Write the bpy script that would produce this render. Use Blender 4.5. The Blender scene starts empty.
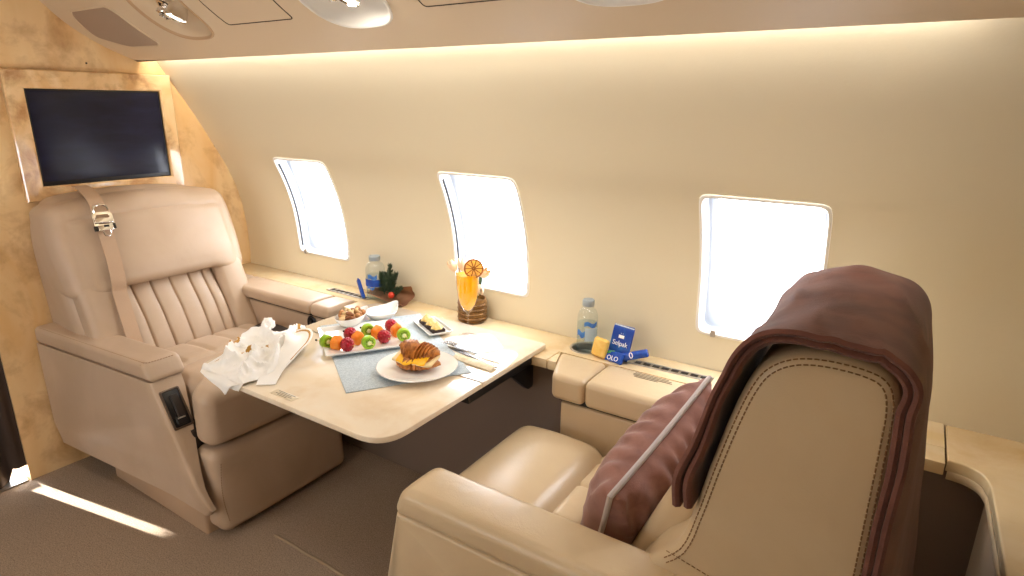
import bpy, bmesh, math, random
from mathutils import Vector, Matrix, noise
PI = math.pi
random.seed(7)
SC = bpy.context.scene
COL = SC.collection
V = Vector

# ------------------------------------------------------------------ materials
def lin(c):
    if isinstance(c, str):
        c = tuple(int(c[i:i + 2], 16) / 255 for i in (0, 2, 4))
    return tuple((x / 12.92 if x <= 0.04045 else ((x + 0.055) / 1.055) ** 2.4) for x in c) + (1.0,)

def mat(name, col, rough=0.5, metal=0.0, bump=0.0, bscale=200.0, var=None, vscale=8.0, vstretch=(1, 1, 1),
        coat=0.0, sheen=0.0, trans=0.0, ior=1.45, spec=0.5, emit=None, estr=0.0, detail=3.0, sss=0.0, ramp=(0.35, 0.65), wrinkle=0.0):
    m = bpy.data.materials.new(name)
    m.use_nodes = True
    nt = m.node_tree
    b = nt.nodes['Principled BSDF']
    b.inputs['Base Color'].default_value = lin(col)
    b.inputs['Roughness'].default_value = rough
    b.inputs['Metallic'].default_value = metal
    b.inputs['Coat Weight'].default_value = coat
    b.inputs['Coat Roughness'].default_value = 0.08
    b.inputs['Sheen Weight'].default_value = sheen
    b.inputs['Sheen Roughness'].default_value = 0.4
    b.inputs['Transmission Weight'].default_value = trans
    b.inputs['IOR'].default_value = ior
    b.inputs['Specular IOR Level'].default_value = spec
    if sss:
        b.inputs['Subsurface Weight'].default_value = sss
        b.inputs['Subsurface Radius'].default_value = (0.01, 0.006, 0.004)
    if emit:
        b.inputs['Emission Color'].default_value = lin(emit)
        b.inputs['Emission Strength'].default_value = estr
    tc = nt.nodes.new('ShaderNodeTexCoord')
    if var:
        mp = nt.nodes.new('ShaderNodeMapping')
        mp.inputs['Scale'].default_value = vstretch
        nz = nt.nodes.new('ShaderNodeTexNoise')
        nz.inputs['Scale'].default_value = vscale
        nz.inputs['Detail'].default_value = detail
        nz.inputs['Distortion'].default_value = 0.6
        rp = nt.nodes.new('ShaderNodeValToRGB')
        rp.color_ramp.elements[0].position = ramp[0]
        rp.color_ramp.elements[1].position = ramp[1]
        rp.color_ramp.elements[0].color = lin(col)
        rp.color_ramp.elements[1].color = lin(var)
        nt.links.new(tc.outputs['Object'], mp.inputs['Vector'])
        nt.links.new(mp.outputs['Vector'], nz.inputs['Vector'])
        nt.links.new(nz.outputs['Fac'], rp.inputs['Fac'])
        nt.links.new(rp.outputs['Color'], b.inputs['Base Color'])
    if bump:
        n2 = nt.nodes.new('ShaderNodeTexNoise')
        n2.inputs['Scale'].default_value = bscale
        n2.inputs['Detail'].default_value = 2.0
        bp = nt.nodes.new('ShaderNodeBump')
        bp.inputs['Strength'].default_value = bump
        bp.inputs['Distance'].default_value = 0.002
        nt.links.new(tc.outputs['Object'], n2.inputs['Vector'])
        nt.links.new(n2.outputs['Fac'], bp.inputs['Height'])
        nt.links.new(bp.outputs['Normal'], b.inputs['Normal'])
        if wrinkle:
            n3 = nt.nodes.new('ShaderNodeTexNoise')
            n3.inputs['Scale'].default_value = 16.0
            n3.inputs['Detail'].default_value = 3.0
            n3.inputs['Distortion'].default_value = 1.5
            b3 = nt.nodes.new('ShaderNodeBump')
            b3.inputs['Strength'].default_value = wrinkle
            b3.inputs['Distance'].default_value = 0.012
            nt.links.new(tc.outputs['Object'], n3.inputs['Vector'])
            nt.links.new(n3.outputs['Fac'], b3.inputs['Height'])
            nt.links.new(b3.outputs['Normal'], bp.inputs['Normal'])
    return m

def wood(name, light, mid, dark, rough=0.22, scale=1.0, stretch=(1, 1, 1), coat=0.35, burl=0.45):
    """figured maple: soft grain bands and darker burl clouds under a clear coat"""
    m = bpy.data.materials.new(name)
    m.use_nodes = True
    nt = m.node_tree
    b = nt.nodes['Principled BSDF']
    b.inputs['Roughness'].default_value = rough
    b.inputs['Coat Weight'].default_value = coat
    b.inputs['Coat Roughness'].default_value = 0.06
    tc = nt.nodes.new('ShaderNodeTexCoord')
    mp = nt.nodes.new('ShaderNodeMapping')
    mp.inputs['Scale'].default_value = stretch
    nt.links.new(tc.outputs['Object'], mp.inputs['Vector'])
    n1 = nt.nodes.new('ShaderNodeTexNoise')
    n1.inputs['Scale'].default_value = 5.0 * scale
    n1.inputs['Detail'].default_value = 5
    n1.inputs['Distortion'].default_value = 1.2
    n2 = nt.nodes.new('ShaderNodeTexNoise')
    n2.inputs['Scale'].default_value = 6.5 * scale
    n2.inputs['Detail'].default_value = 9
    n2.inputs['Roughness'].default_value = .62
    n2.inputs['Distortion'].default_value = .4
    nt.links.new(mp.outputs['Vector'], n1.inputs['Vector'])
    nt.links.new(tc.outputs['Object'], n2.inputs['Vector'])
    r1 = nt.nodes.new('ShaderNodeValToRGB')
    r1.color_ramp.elements[0].position = 0.35
    r1.color_ramp.elements[1].position = 0.68
    r1.color_ramp.elements[0].color = lin(light)
    r1.color_ramp.elements[1].color = lin(mid)
    r2 = nt.nodes.new('ShaderNodeValToRGB')
    r2.color_ramp.elements[0].position = 0.48
    r2.color_ramp.elements[1].position = 0.70
    r2.color_ramp.elements[0].color = (0, 0, 0, 1)
    r2.color_ramp.elements[1].color = (burl, burl, burl, 1)
    nt.links.new(n1.outputs['Fac'], r1.inputs['Fac'])
    nt.links.new(n2.outputs['Fac'], r2.inputs['Fac'])
    mx = nt.nodes.new('ShaderNodeMix')
    mx.data_type = 'RGBA'
    mx.inputs[7].default_value = lin(dark)
    nt.links.new(r2.outputs['Color'], mx.inputs[0])
    nt.links.new(r1.outputs['Color'], mx.inputs[6])
    nt.links.new(mx.outputs[2], b.inputs['Base Color'])
    return m

def thin_glass(name, tint='FFFFFF', gloss=0.06, wide=0.35):
    m = bpy.data.materials.new(name)
    m.use_nodes = True
    nt = m.node_tree
    nt.nodes.remove(nt.nodes['Principled BSDF'])
    out = nt.nodes['Material Output']
    t = nt.nodes.new('ShaderNodeBsdfTransparent')
    t.inputs['Color'].default_value = lin(tint)
    g = nt.nodes.new('ShaderNodeBsdfGlossy')
    g.inputs['Roughness'].default_value = 0.03
    lw = nt.nodes.new('ShaderNodeLayerWeight')
    lw.inputs['Blend'].default_value = 0.25
    mth = nt.nodes.new('ShaderNodeMath')
    mth.operation = 'MULTIPLY_ADD'
    mth.inputs[1].default_value = wide
    mth.inputs[2].default_value = gloss
    mth.use_clamp = True
    mx = nt.nodes.new('ShaderNodeMixShader')
    nt.links.new(lw.outputs['Facing'], mth.inputs[0])
    nt.links.new(mth.outputs[0], mx.inputs[0])
    nt.links.new(t.outputs[0], mx.inputs[1])
    nt.links.new(g.outputs[0], mx.inputs[2])
    nt.links.new(mx.outputs[0], out.inputs['Surface'])
    return m

M = {}
M['leather'] = mat('cream_leather', 'C3AC95', 0.40, bump=0.25, bscale=420, var='BAA289', vscale=5, wrinkle=.07)
M['leather_cream'] = mat('pale_cream_leather', 'CFBA99', 0.28, bump=0.2, bscale=420, var='CAB391', vscale=5, wrinkle=.08)
M['stitch'] = mat('stitching_thread', '8A6A4A', 0.8)
M['seamdark'] = mat('seam_groove', '3A2C22', 0.9)
M['pipe'] = mat('leather_piping', 'C9AA88', 0.5)
M['vinyl'] = mat('cream_wall_vinyl', 'E3D9BF', 0.5, bump=0.15, bscale=150)
M['valance'] = mat('beige_ceiling_vinyl', 'DFCCB0', 0.5, bump=0.1, bscale=300)
M['grille'] = mat('grey_grille_cloth', 'B39C87', 0.85, bump=0.8, bscale=900)
M['bulk'] = wood('honey_maple', 'EFD3A4', 'E2B87E', '9A5C22', 0.28, 1.0, (1, 1, 0.35), 0.4, 0.6)
M['tvwood'] = wood('honey_maple_frame', 'EDCF9F', 'DDB078', '8E5018', 0.16, 1.5, (1, 1, 0.6), 0.8, 0.75)
M['table'] = wood('pale_maple', 'F5E9D6', 'EFDEC3', 'DCBB8E', 0.12, 0.9, (0.4, 1, 1), 0.7, 0.5)
M['ledge'] = wood('pale_maple_ledge', 'ECD9B6', 'E2C898', 'C8A06A', 0.2, 0.8, (0.35, 1, 1), 0.6, 0.5)
M['tableedge'] = mat('maple_edge', 'E3C08E', 0.3)
M['panel'] = mat('brown_side_panel', '7E6C60', 0.6, bump=0.15, bscale=500)
M['dark'] = mat('dark_plastic', '2A211D', 0.45)
M['black'] = mat('black_plastic', '121113', 0.35)
M['chrome'] = mat('chrome', 'E6E4E2', 0.12, 1.0)
M['steel'] = mat('brushed_steel', 'B9B4AE', 0.3, 1.0)
M['screen'] = mat('screen_glass', '15172A', 0.2, spec=0.35, var='1E2036', vscale=6, vstretch=(1, 1, 4))
M['plug'] = mat('white_plastic', 'F1EFEA', 0.4)
M['lamp'] = mat('lamp_lens', 'FFFFFF', 0.3, emit='FFF4E0', estr=6.0)
M['china'] = mat('white_china', 'F4F4F2', 0.12, coat=0.5)
M['mat'] = mat('blue_grey_weave', 'CBD6DD', 0.8, bump=0.9, bscale=700, var='B4C1CA', vscale=260, ramp=(0.45, 0.55))
M['cloth'] = mat('white_linen', 'F8F7F4', 0.85, bump=0.25, bscale=900)
M['gold'] = mat('golden_embroidery', 'B98A3A', 0.6)
M['plush'] = mat('brown_plush', '7A5045', 0.95, bump=0.6, bscale=380, var='653F36', vscale=14, sheen=0.2)
M['plush2'] = mat('mauve_brown_velour', '91665B', 0.9, bump=0.5, bscale=420, var='7D554B', vscale=22, sheen=0.3)
M['cord'] = mat('grey_piping_cord', 'B7ADA9', 0.7, bump=0.5, bscale=600)
M['glass'] = thin_glass('clear_glass', 'FFFFFF', 0.05)
M['pane'] = thin_glass('window_acrylic', 'FFFFFF', 0.02)
M['pet'] = thin_glass('clear_bottle', 'F6FAFB', 0.05, 0.25)
M['water'] = thin_glass('water', 'F0F6F8', 0.02, 0.15)
M['blue'] = mat('blue_label', '2F62B8', 0.4, var='4F8FD6', vscale=40)
M['navy'] = mat('blue_wrapper', '173F9C', 0.25, var='1F55BE', vscale=30)
M['navy2'] = mat('blue_packet', '16419E', 0.3, var='2A7CC4', vscale=18, ramp=(0.5, 0.75))
M['green'] = mat('green_print', '3E8A4E', 0.4)
M['white'] = mat('white_print', 'FFFFFF', 0.5)
M['capgrey'] = mat('grey_bottle_cap', '9DA9B2', 0.45)
M['juice'] = mat('orange_juice', 'FFCC00', 0.3)
def _translucent(m, col, fac):
    nt = m.node_tree
    t = nt.nodes.new('ShaderNodeBsdfTranslucent'); t.inputs['Color'].default_value = lin(col)
    mx = nt.nodes.new('ShaderNodeMixShader'); mx.inputs[0].default_value = fac
    nt.links.new(nt.nodes['Principled BSDF'].outputs[0], mx.inputs[1]); nt.links.new(t.outputs[0], mx.inputs[2])
    nt.links.new(mx.outputs[0], nt.nodes['Material Output'].inputs['Surface'])
_translucent(M['juice'], 'FFDC10', .6)
M['orange'] = mat('orange_flesh', 'F59A32', 0.35, var='F08322', vscale=60, sss=0.2)
M['peel'] = mat('dried_orange_peel', 'B06C22', 0.6)
M['pith'] = mat('dried_orange_flesh', 'FFDE96', 0.5, var='FBC870', vscale=90)
_translucent(M['pith'], 'FFE7A6', .6)
M['pulp'] = mat('dried_pulp', 'FFEFC8', 0.6)
_translucent(M['pulp'], 'FFF0C4', .75)
M['cutlery'] = mat('cutlery_steel', '8F8F92', 0.22, 1.0)
M['membrane'] = mat('dried_membrane', '9C5F1C', 0.6)
M['kiwi'] = mat('kiwi_flesh', 'A9D03A', 0.3, var='8FBF2C', vscale=60, sss=0.2)
M['kiwicore'] = mat('kiwi_core', 'EEF0C0', 0.35)
M['seed'] = mat('dark_seeds', '2A2316', 0.4)
M['rasp'] = mat('raspberry', 'B5122B', 0.3, sss=0.15, var='8E0A20', vscale=90)
M['nut'] = mat('roasted_nut', 'C99562', 0.5, var='A86F3E', vscale=50)
M['almond'] = mat('brown_almond', '8F5A33', 0.55, var='6F4022', vscale=60)
M['cashew'] = mat('pale_cashew', 'E6C693', 0.5)
M['crust'] = mat('croissant_crust', 'C9823C', 0.38, var='7E4216', vscale=55, bump=0.5, bscale=160, ramp=(0.4, 0.68))
M['crumb'] = mat('croissant_crumb', 'F0D9A8', 0.7)
M['egg'] = mat('egg_yellow', 'FFC21E', 0.35, sss=0.15)
M['cream'] = mat('pale_cream_filling', 'F6E3A6', 0.4, var='E7C66C', vscale=60)
M['rye'] = mat('dark_bread', '2C1C18', 0.7)
M['paper'] = mat('cream_paper', 'EFE6CF', 0.8, var='E2D4B4', vscale=70)
M['lace'] = mat('white_paper_lace', 'F4EFE2', 0.85, bump=1.0, bscale=300)
M['kraft'] = mat('kraft_paper', '9A7152', 0.75, var='84593F', vscale=20)
M['fir'] = mat('fir_green', '2C3D2B', 0.7, var='44573B', vscale=50)
M['berry'] = mat('red_berry', 'C93A22', 0.25)
M['petal'] = mat('peach_petal', 'F8E3C6', 0.5, var='F3CFA4', vscale=20, sss=0.2)
M['leaf'] = mat('green_leaf', '35562A', 0.45)
M['basket'] = mat('gold_brown_foil', '8F6B3E', 0.35, 0.4, var='6A4A28', vscale=60, bump=0.8, bscale=120)
M['cheese'] = mat('yellow_wrapper', 'F2CE78', 0.4, var='E8B850', vscale=30)
M['carpet'] = mat('taupe_carpet', 'B39E89', 0.95, bump=1.0, bscale=520, var='7C6854', vscale=300, ramp=(0.3, 0.7), detail=3)
M['curtain'] = mat('dark_brown_curtain', '3F3129', 0.8)
M['label'] = mat('placard', 'D9CBAE', 0.4)
M['ink'] = mat('placard_ink', '4A4238', 0.6)
M['reveal'] = mat('reveal_plastic', 'BCC3CD', 0.45)
M['gap_shadow'] = mat('gap_shadow_grey', '4A4C52', 0.5)

# ------------------------------------------------------------------ object helpers
def tag(o, label=None, cat=None, group=None, kind=None):
    if label: o['label'] = label
    if cat: o['category'] = cat
    if group: o['group'] = group
    if kind: o['kind'] = kind
    return o

def thing(name, loc, label, cat, group=None, rz=0.0, kind=None):
    o = bpy.data.objects.new(name, None)
    COL.objects.link(o)
    o.empty_display_size = 0.05
    o.location = loc
    o.rotation_euler = (0, 0, rz)
    o['_m'] = 1
    del o['_m']
    return tag(o, label, cat, group, kind)

def root_matrix(p):
    m = Matrix.Identity(4)
    while p is not None:
        m = (Matrix.Translation(p.location) @ p.rotation_euler.to_matrix().to_4x4()) @ m
        p = p.parent
    return m

def obj(name, bm, mats, parent=None, smooth=True, angle=38, local=False, label=None, origin=None):
    """link the bmesh as ONE mesh object; geometry is authored in world space unless local"""
    if not isinstance(mats, (list, tuple)):
        mats = [mats]
    me = bpy.data.meshes.new(name)
    bmesh.ops.recalc_face_normals(bm, faces=bm.faces)
    if parent is not None and not local:
        bm.transform(root_matrix(parent).inverted())
    if parent is None and origin is not None and not local:
        bm.transform(Matrix.Translation(-V(origin)))
    bm.to_mesh(me)
    bm.free()
    for m in mats:
        me.materials.append(M[m] if isinstance(m, str) else m)
    if smooth:
        for p in me.polygons:
            p.use_smooth = True
        me.set_sharp_from_angle(angle=math.radians(angle))
    o = bpy.data.objects.new(name, me)
    COL.objects.link(o)
    if parent is not None:
        o.parent = parent
    elif origin is not None:
        o.location = origin
    if label:
        o['label'] = label
    return o

def B():
    return bmesh.new()

def setmat(bm, start, mi):
    bm.faces.ensure_lookup_table()
    for f in bm.faces[start:]:
        f.material_index = mi

def grid_faces(bm, rows, closed_u=False, closed_v=False, mi=0):
    """rows: list of lists of BMVert"""
    nr = len(rows)
    for i in range(nr if closed_v else nr - 1):
        a, b = rows[i], rows[(i + 1) % nr]
        n = len(a)
        for j in range(n if closed_u else n - 1):
            k = (j + 1) % n
            vs = [a[j], a[k], b[k], b[j]]
            u = []
            for v in vs:
                if v not in u: u.append(v)
            if len(u) >= 3:
                try:
                    f = bm.faces.new(u)
                    f.material_index = mi
                except ValueError:
                    pass

def rbox(bm, c, size, r, m=(6, 6, 6), k=3, fn=None, mi=0, rot=None):
    """rounded box on a regular grid; fn(p) deforms in the box's own frame; rot a Matrix"""
    hx, hy, hz = (s / 2 for s in size)
    H = (hx, hy, hz)
    r = min(r, hx * .999, hy * .999, hz * .999)
    def axis(h, n):
        out = []
        for i in range(k + 1):
            out.append(-(h - r) - r * math.tan(PI / 4 * (1 - i / k)))
        inner = h - r
        for i in range(1, n):
            out.append(-inner + 2 * inner * i / n)
        for i in range(k + 1):
            out.append((h - r) + r * math.tan(PI / 4 * (i / k)))
        # dedupe
        o2 = [out[0]]
        for x in out[1:]:
            if x - o2[-1] > 1e-7: o2.append(x)
        return o2
    A = [axis(H[i], m[i]) for i in range(3)]
    cache = {}
    c = V(c)
    def vert(i, j, l):
        key = (i, j, l)
        v = cache.get(key)
        if v is None:
            p = V((A[0][i], A[1][j], A[2][l]))
            q = V((max(-(hx - r), min(hx - r, p.x)), max(-(hy - r), min(hy - r, p.y)), max(-(hz - r), min(hz - r, p.z))))
            d = p - q
            if d.length > 1e-9: p = q + d.normalized() * r
            if fn: p = V(fn(p))
            if rot is not None: p = rot @ p
            v = bm.verts.new(c + p)
            cache[key] = v
        return v
    n = [len(a) - 1 for a in A]
    for (a, b_, d) in ((0, 1, 2), (1, 2, 0), (0, 2, 1)):
        for side in (0, n[d]):
            for i in range(n[a]):
                for j in range(n[b_]):
                    idx = []
                    for (di, dj) in ((0, 0), (1, 0), (1, 1), (0, 1)):
                        t = [0, 0, 0]
                        t[a] = i + di; t[b_] = j + dj; t[d] = side
                        idx.append(vert(*t))
                    try:
                        bm.faces.new(idx).material_index = mi
                    except ValueError:
                        pass

def catmull(pts, n=6, closed=False):
    pts = [V(p) for p in pts]
    N = len(pts)
    out = []
    rng = range(N) if closed else range(N - 1)
    for i in rng:
        if closed:
            p0, p1, p2, p3 = pts[(i - 1) % N], pts[i], pts[(i + 1) % N], pts[(i + 2) % N]
        else:
            p1, p2 = pts[i], pts[i + 1]
            p0 = pts[i - 1] if i > 0 else p1 * 2 - p2
            p3 = pts[i + 2] if i + 2 < N else p2 * 2 - p1
        for s in range(n):
            t = s / n
            out.append(0.5 * ((2 * p1) + (p2 - p0) * t + (2 * p0 - 5 * p1 + 4 * p2 - p3) * t * t + (3 * p1 - p0 - 3 * p2 + p3) * t ** 3))
    if not closed:
        out.append(pts[-1].copy())
    return out

def tube(bm, pts, rad, seg=8, closed=False, cap=True, mi=0, flat=None):
    """round tube along pts; rad number or list; flat=(a,b) makes an elliptical section"""
    pts = [V(p) for p in pts]
    n = len(pts)
    rads = rad if isinstance(rad, (list, tuple)) else [rad] * n
    rows = []
    T0 = (pts[1] - pts[0]).normalized()
    up = V((0, 0, 1)) if abs(T0.z) < 0.9 else V((1, 0, 0))
    N = (up - T0 * up.dot(T0)).normalized()
    for i in range(n):
        if closed:
            T = (pts[(i + 1) % n] - pts[i - 1]).normalized()
        else:
            T = (pts[min(i + 1, n - 1)] - pts[max(i - 1, 0)]).normalized()
        N = (N - T * N.dot(T))
        N = N.normalized() if N.length > 1e-6 else T.orthogonal().normalized()
        Bn = T.cross(N)
        row = []
        for s in range(seg):
            a = 2 * PI * s / seg
            ca, sa = math.cos(a), math.sin(a)
            if flat: ca *= flat[0]; sa *= flat[1]
            row.append(bm.verts.new(pts[i] + (N * ca + Bn * sa) * rads[i]))
        rows.append(row)
    grid_faces(bm, rows, closed_u=True, closed_v=closed, mi=mi)
    if cap and not closed:
        for row in (rows[0], rows[-1]):
            try: bm.faces.new(row).material_index = mi
            except ValueError: pass

def ribbon(bm, pts, widths, nrm, th=0.002, mi=0):
    """flat strap: pts centre line, widths vector list (half-width vectors), nrm normals"""
    rows = []
    for p, w, n in zip(pts, widths, nrm):
        p, w, n = V(p), V(w), V(n)
        rows.append([bm.verts.new(p - w + n * th), bm.verts.new(p + w + n * th), bm.verts.new(p + w - n * th), bm.verts.new(p - w - n * th)])
    grid_faces(bm, rows, closed_u=True, mi=mi)
    for r in (rows[0], rows[-1]):
        bm.faces.new(r).material_index = mi

def lathe(bm, prof, c=(0, 0, 0), seg=28, mi=0, cap0=True, cap1=True, sq=None):
    c = V(c)
    rows = []
    for (r, z) in prof:
        row = []
        for s in range(seg):
            a = 2 * PI * s / seg
            x, y = math.cos(a) * r, math.sin(a) * r
            row.append(bm.verts.new(c + V((x, y, z))))
        rows.append(row)
    grid_faces(bm, rows, closed_u=True, mi=mi)
    if cap0: bm.faces.new(rows[0]).material_index = mi
    if cap1: bm.faces.new(rows[-1]).material_index = mi

def inset2(poly, d):
    n = len(poly)
    area = sum(poly[i][0] * poly[(i + 1) % n][1] - poly[(i + 1) % n][0] * poly[i][1] for i in range(n))
    sg = 1 if area > 0 else -1
    out = []
    for i in range(n):
        p0, p1, p2 = poly[i - 1], poly[i], poly[(i + 1) % n]
        e1 = V((p1[0] - p0[0], p1[1] - p0[1])); e2 = V((p2[0] - p1[0], p2[1] - p1[1]))
        if e1.length < 1e-9: e1 = e2
        if e2.length < 1e-9: e2 = e1
        n1 = V((-e1.y, e1.x)).normalized(); n2 = V((-e2.y, e2.x)).normalized()
        nn = n1 + n2
        if nn.length < 1e-6: nn = n1
        nn = nn.normalized()
        k = d / max(0.5, nn.dot(n1))
        out.append((p1[0] + nn.x * k * sg, p1[1] + nn.y * k * sg))
    return out

def prism(bm, poly, c0, c1, r0=0.004, r1=None, k=3, P=None, mi=0, dome=0.0, caps=True):
    """2-D outline swept from c0 to c1 with rounded ends; P(a,b,c) -> point"""
    if r1 is None: r1 = r0
    if P is None: P = lambda a, b, c: (a, b, c)
    rows = []
    sgn = 1 if c1 > c0 else -1
    def ring(ins, c):
        q = inset2(poly, ins) if ins > 1e-9 else poly
        rows.append([bm.verts.new(V(P(a, b, c))) for a, b in q])
    kk = k if r0 > 0 else 0
    for i in range(kk):
        ph = PI / 2 * i / kk
        ring(r0 * (1 - math.sin(ph)), c0 + sgn * r0 * (1 - math.cos(ph)))
    ring(0, c0 + sgn * r0)
    ring(0, c1 - sgn * r1)
    kk = k if r1 > 0 else 0
    for i in range(1, kk + 1):
        ph = PI / 2 * (1 - i / kk)
        ring(r1 * (1 - math.sin(ph)), c1 - sgn * r1 * (1 - math.cos(ph)))
    grid_faces(bm, rows, closed_u=True, mi=mi)
    if caps:
        for row in (rows[0], rows[-1]):
            try: bm.faces.new(row).material_index = mi
            except ValueError: pass

def roundrect(cx, cy, w, h, r, k=5, rot=0.0):
    out = []
    for (sx, sy, a0) in ((1, 1, 0), (-1, 1, PI / 2), (-1, -1, PI), (1, -1, 3 * PI / 2)):
        for i in range(k + 1):
            a = a0 + PI / 2 * i / k
            x = sx * (w / 2 - r) + r * math.cos(a); y = sy * (h / 2 - r) + r * math.sin(a)
            out.append((cx + x * math.cos(rot) - y * math.sin(rot), cy + x * math.sin(rot) + y * math.cos(rot)))
    return out

def roundpoly(pts, r, k=4):
    """polygon with each corner rounded (r number or per-corner list)"""
    n = len(pts); out = []
    for i in range(n):
        p0, p1, p2 = V(pts[i - 1]), V(pts[i]), V(pts[(i + 1) % n])
        ri = r[i] if isinstance(r, (list, tuple)) else r
        d0 = (p0 - p1); d2 = (p2 - p1)
        t = min(ri, d0.length * .49, d2.length * .49)
        a = p1 + d0.normalized() * t; b = p1 + d2.normalized() * t
        for s in range(k + 1):
            u = s / k
            q = a * (1 - u) ** 2 + p1 * 2 * u * (1 - u) + b * u * u
            out.append((q.x, q.y))
    return out

def sheet(bm, fn, nu, nv, th=0.003, mi=None):
    """cloth: fn(u,v)->point, given thickness; mi(u,v)->material index"""
    P = [[V(fn(i / nu, j / nv)) for j in range(nv + 1)] for i in range(nu + 1)]
    N = [[None] * (nv + 1) for _ in range(nu + 1)]
    for i in range(nu + 1):
        for j in range(nv + 1):
            du = P[min(i + 1, nu)][j] - P[max(i - 1, 0)][j]
            dv = P[i][min(j + 1, nv)] - P[i][max(j - 1, 0)]
            n = du.cross(dv)
            N[i][j] = n.normalized() if n.length > 1e-12 else V((0, 0, 1))
    T = [[bm.verts.new(P[i][j] + N[i][j] * th / 2) for j in range(nv + 1)] for i in range(nu + 1)]
    L = [[bm.verts.new(P[i][j] - N[i][j] * th / 2) for j in range(nv + 1)] for i in range(nu + 1)]
    for i in range(nu):
        for j in range(nv):
            q = mi((i + .5) / nu, (j + .5) / nv) if mi else 0
            bm.faces.new((T[i][j], T[i + 1][j], T[i + 1][j + 1], T[i][j + 1])).material_index = q
            bm.faces.new((L[i][j], L[i][j + 1], L[i + 1][j + 1], L[i + 1][j])).material_index = q
    for i in range(nu):
        for j in (0, nv):
            bm.faces.new((T[i][j], L[i][j], L[i + 1][j], T[i + 1][j]))
    for j in range(nv):
        for i in (0, nu):
            bm.faces.new((T[i][j], T[i][j + 1], L[i][j + 1], L[i][j]))

def dashes(bm, pts, w=0.0011, dl=0.007, gap=0.0035, mi=0):
    """stitches: short threads along a line"""
    pts = [V(p) for p in pts]
    segs = [(pts[i + 1] - pts[i]).length for i in range(len(pts) - 1)]
    total = sum(segs)
    def at(s):
        for i, l in enumerate(segs):
            if s <= l or i == len(segs) - 1:
                return pts[i].lerp(pts[i + 1], min(1, s / max(l, 1e-9)))
            s -= l
    s = 0
    while s + dl < total:
        tube(bm, [at(s), at(s + dl / 2), at(s + dl)], w, 4, mi=mi)
        s += dl + gap

def interp_smooth(pts):
    """monotone cubic through (x,y) pts sorted by x"""
    xs = [p[0] for p in pts]; ys = [p[1] for p in pts]; n = len(xs)
    d = [(ys[i + 1] - ys[i]) / (xs[i + 1] - xs[i]) for i in range(n - 1)]
    m = [d[0]] + [(d[i - 1] + d[i]) / 2 if d[i - 1] * d[i] > 0 else 0 for i in range(1, n - 1)] + [d[-1]]
    def f(x):
        if x <= xs[0]: return ys[0] + m[0] * (x - xs[0])
        if x >= xs[-1]: return ys[-1] + m[-1] * (x - xs[-1])
        i = 0
        while x > xs[i + 1]: i += 1
        h = xs[i + 1] - xs[i]; t = (x - xs[i]) / h
        return ((1 + 2 * t) * (1 - t) ** 2 * ys[i] + t * (1 - t) ** 2 * h * m[i] + t * t * (3 - 2 * t) * ys[i + 1] + t * t * (t - 1) * h * m[i + 1])
    return f

def sup(th, a, b, n):
    c, s = math.cos(th), math.sin(th)
    r = (abs(c / a) ** n + abs(s / b) ** n) ** (-1.0 / n)
    return r * c, r * s

def holed(bm, F, us, vs, holes, mi=0, mg=.03):
    """skin F(u,v) with superellipse holes (cu,cv,a,b,n); each hole gets a fitted ring of cells"""
    us = list(us); vs = list(vs)
    rects = []
    for (cu, cv, a, b, n) in holes:
        mu, mv = a + mg, b + mg
        rects.append((cu - mu, cu + mu, cv - mv, cv + mv))
        us += [cu - mu + 2 * mu * i / 12 for i in range(13)]
        vs += [cv - mv + 2 * mv * i / 12 for i in range(13)]
    def uniq(l):
        l = sorted(l); o = [l[0]]
        for x in l[1:]:
            if x - o[-1] > 1e-5: o.append(x)
        return o
    us = uniq(us); vs = uniq(vs)
    G = {}
    def gv(i, j):
        if (i, j) not in G: G[(i, j)] = bm.verts.new(V(F(us[i], vs[j])))
        return G[(i, j)]
    def inside(u, v):
        return any(r[0] < u < r[1] and r[2] < v < r[3] for r in rects)
    for i in range(len(us) - 1):
        for j in range(len(vs) - 1):
            if inside((us[i] + us[i + 1]) / 2, (vs[j] + vs[j + 1]) / 2): continue
            bm.faces.new((gv(i, j), gv(i + 1, j), gv(i + 1, j + 1), gv(i, j + 1))).material_index = mi
    for (cu, cv, a, b, n), r in zip(holes, rects):
        I = [i for i, u in enumerate(us) if r[0] - 1e-5 < u < r[1] + 1e-5]
        J = [j for j, v in enumerate(vs) if r[2] - 1e-5 < v < r[3] + 1e-5]
        ring = [(i, J[0]) for i in I[:-1]] + [(I[-1], j) for j in J[:-1]] + [(i, J[-1]) for i in I[:0:-1]] + [(I[0], j) for j in J[:0:-1]]
        outer = [gv(*q) for q in ring]
        inner = []
        for (i, j) in ring:
            x, y = sup(math.atan2(vs[j] - cv, us[i] - cu), a, b, n)
            inner.append(bm.verts.new(V(F(cu + x, cv + y))))
        grid_faces(bm, [outer, inner], closed_u=True, mi=mi)

def text(name, body, size, mw, mat_, parent, ext=0.0004):
    cu = bpy.data.curves.new(name, 'FONT')
    cu.body = body
    cu.size = size
    cu.extrude = ext
    cu.align_x = 'CENTER'
    cu.align_y = 'CENTER'
    cu.materials.append(M[mat_])
    tmp = bpy.data.objects.new(name + '_curve', cu)
    COL.objects.link(tmp)
    dg = bpy.context.evaluated_depsgraph_get()
    me = bpy.data.meshes.new_from_object(tmp.evaluated_get(dg))
    bpy.data.objects.remove(tmp); bpy.data.curves.remove(cu)
    me.name = name
    me.transform(root_matrix(parent).inverted() @ mw)
    o = bpy.data.objects.new(name, me)
    COL.objects.link(o)
    o.parent = parent
    return o

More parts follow.
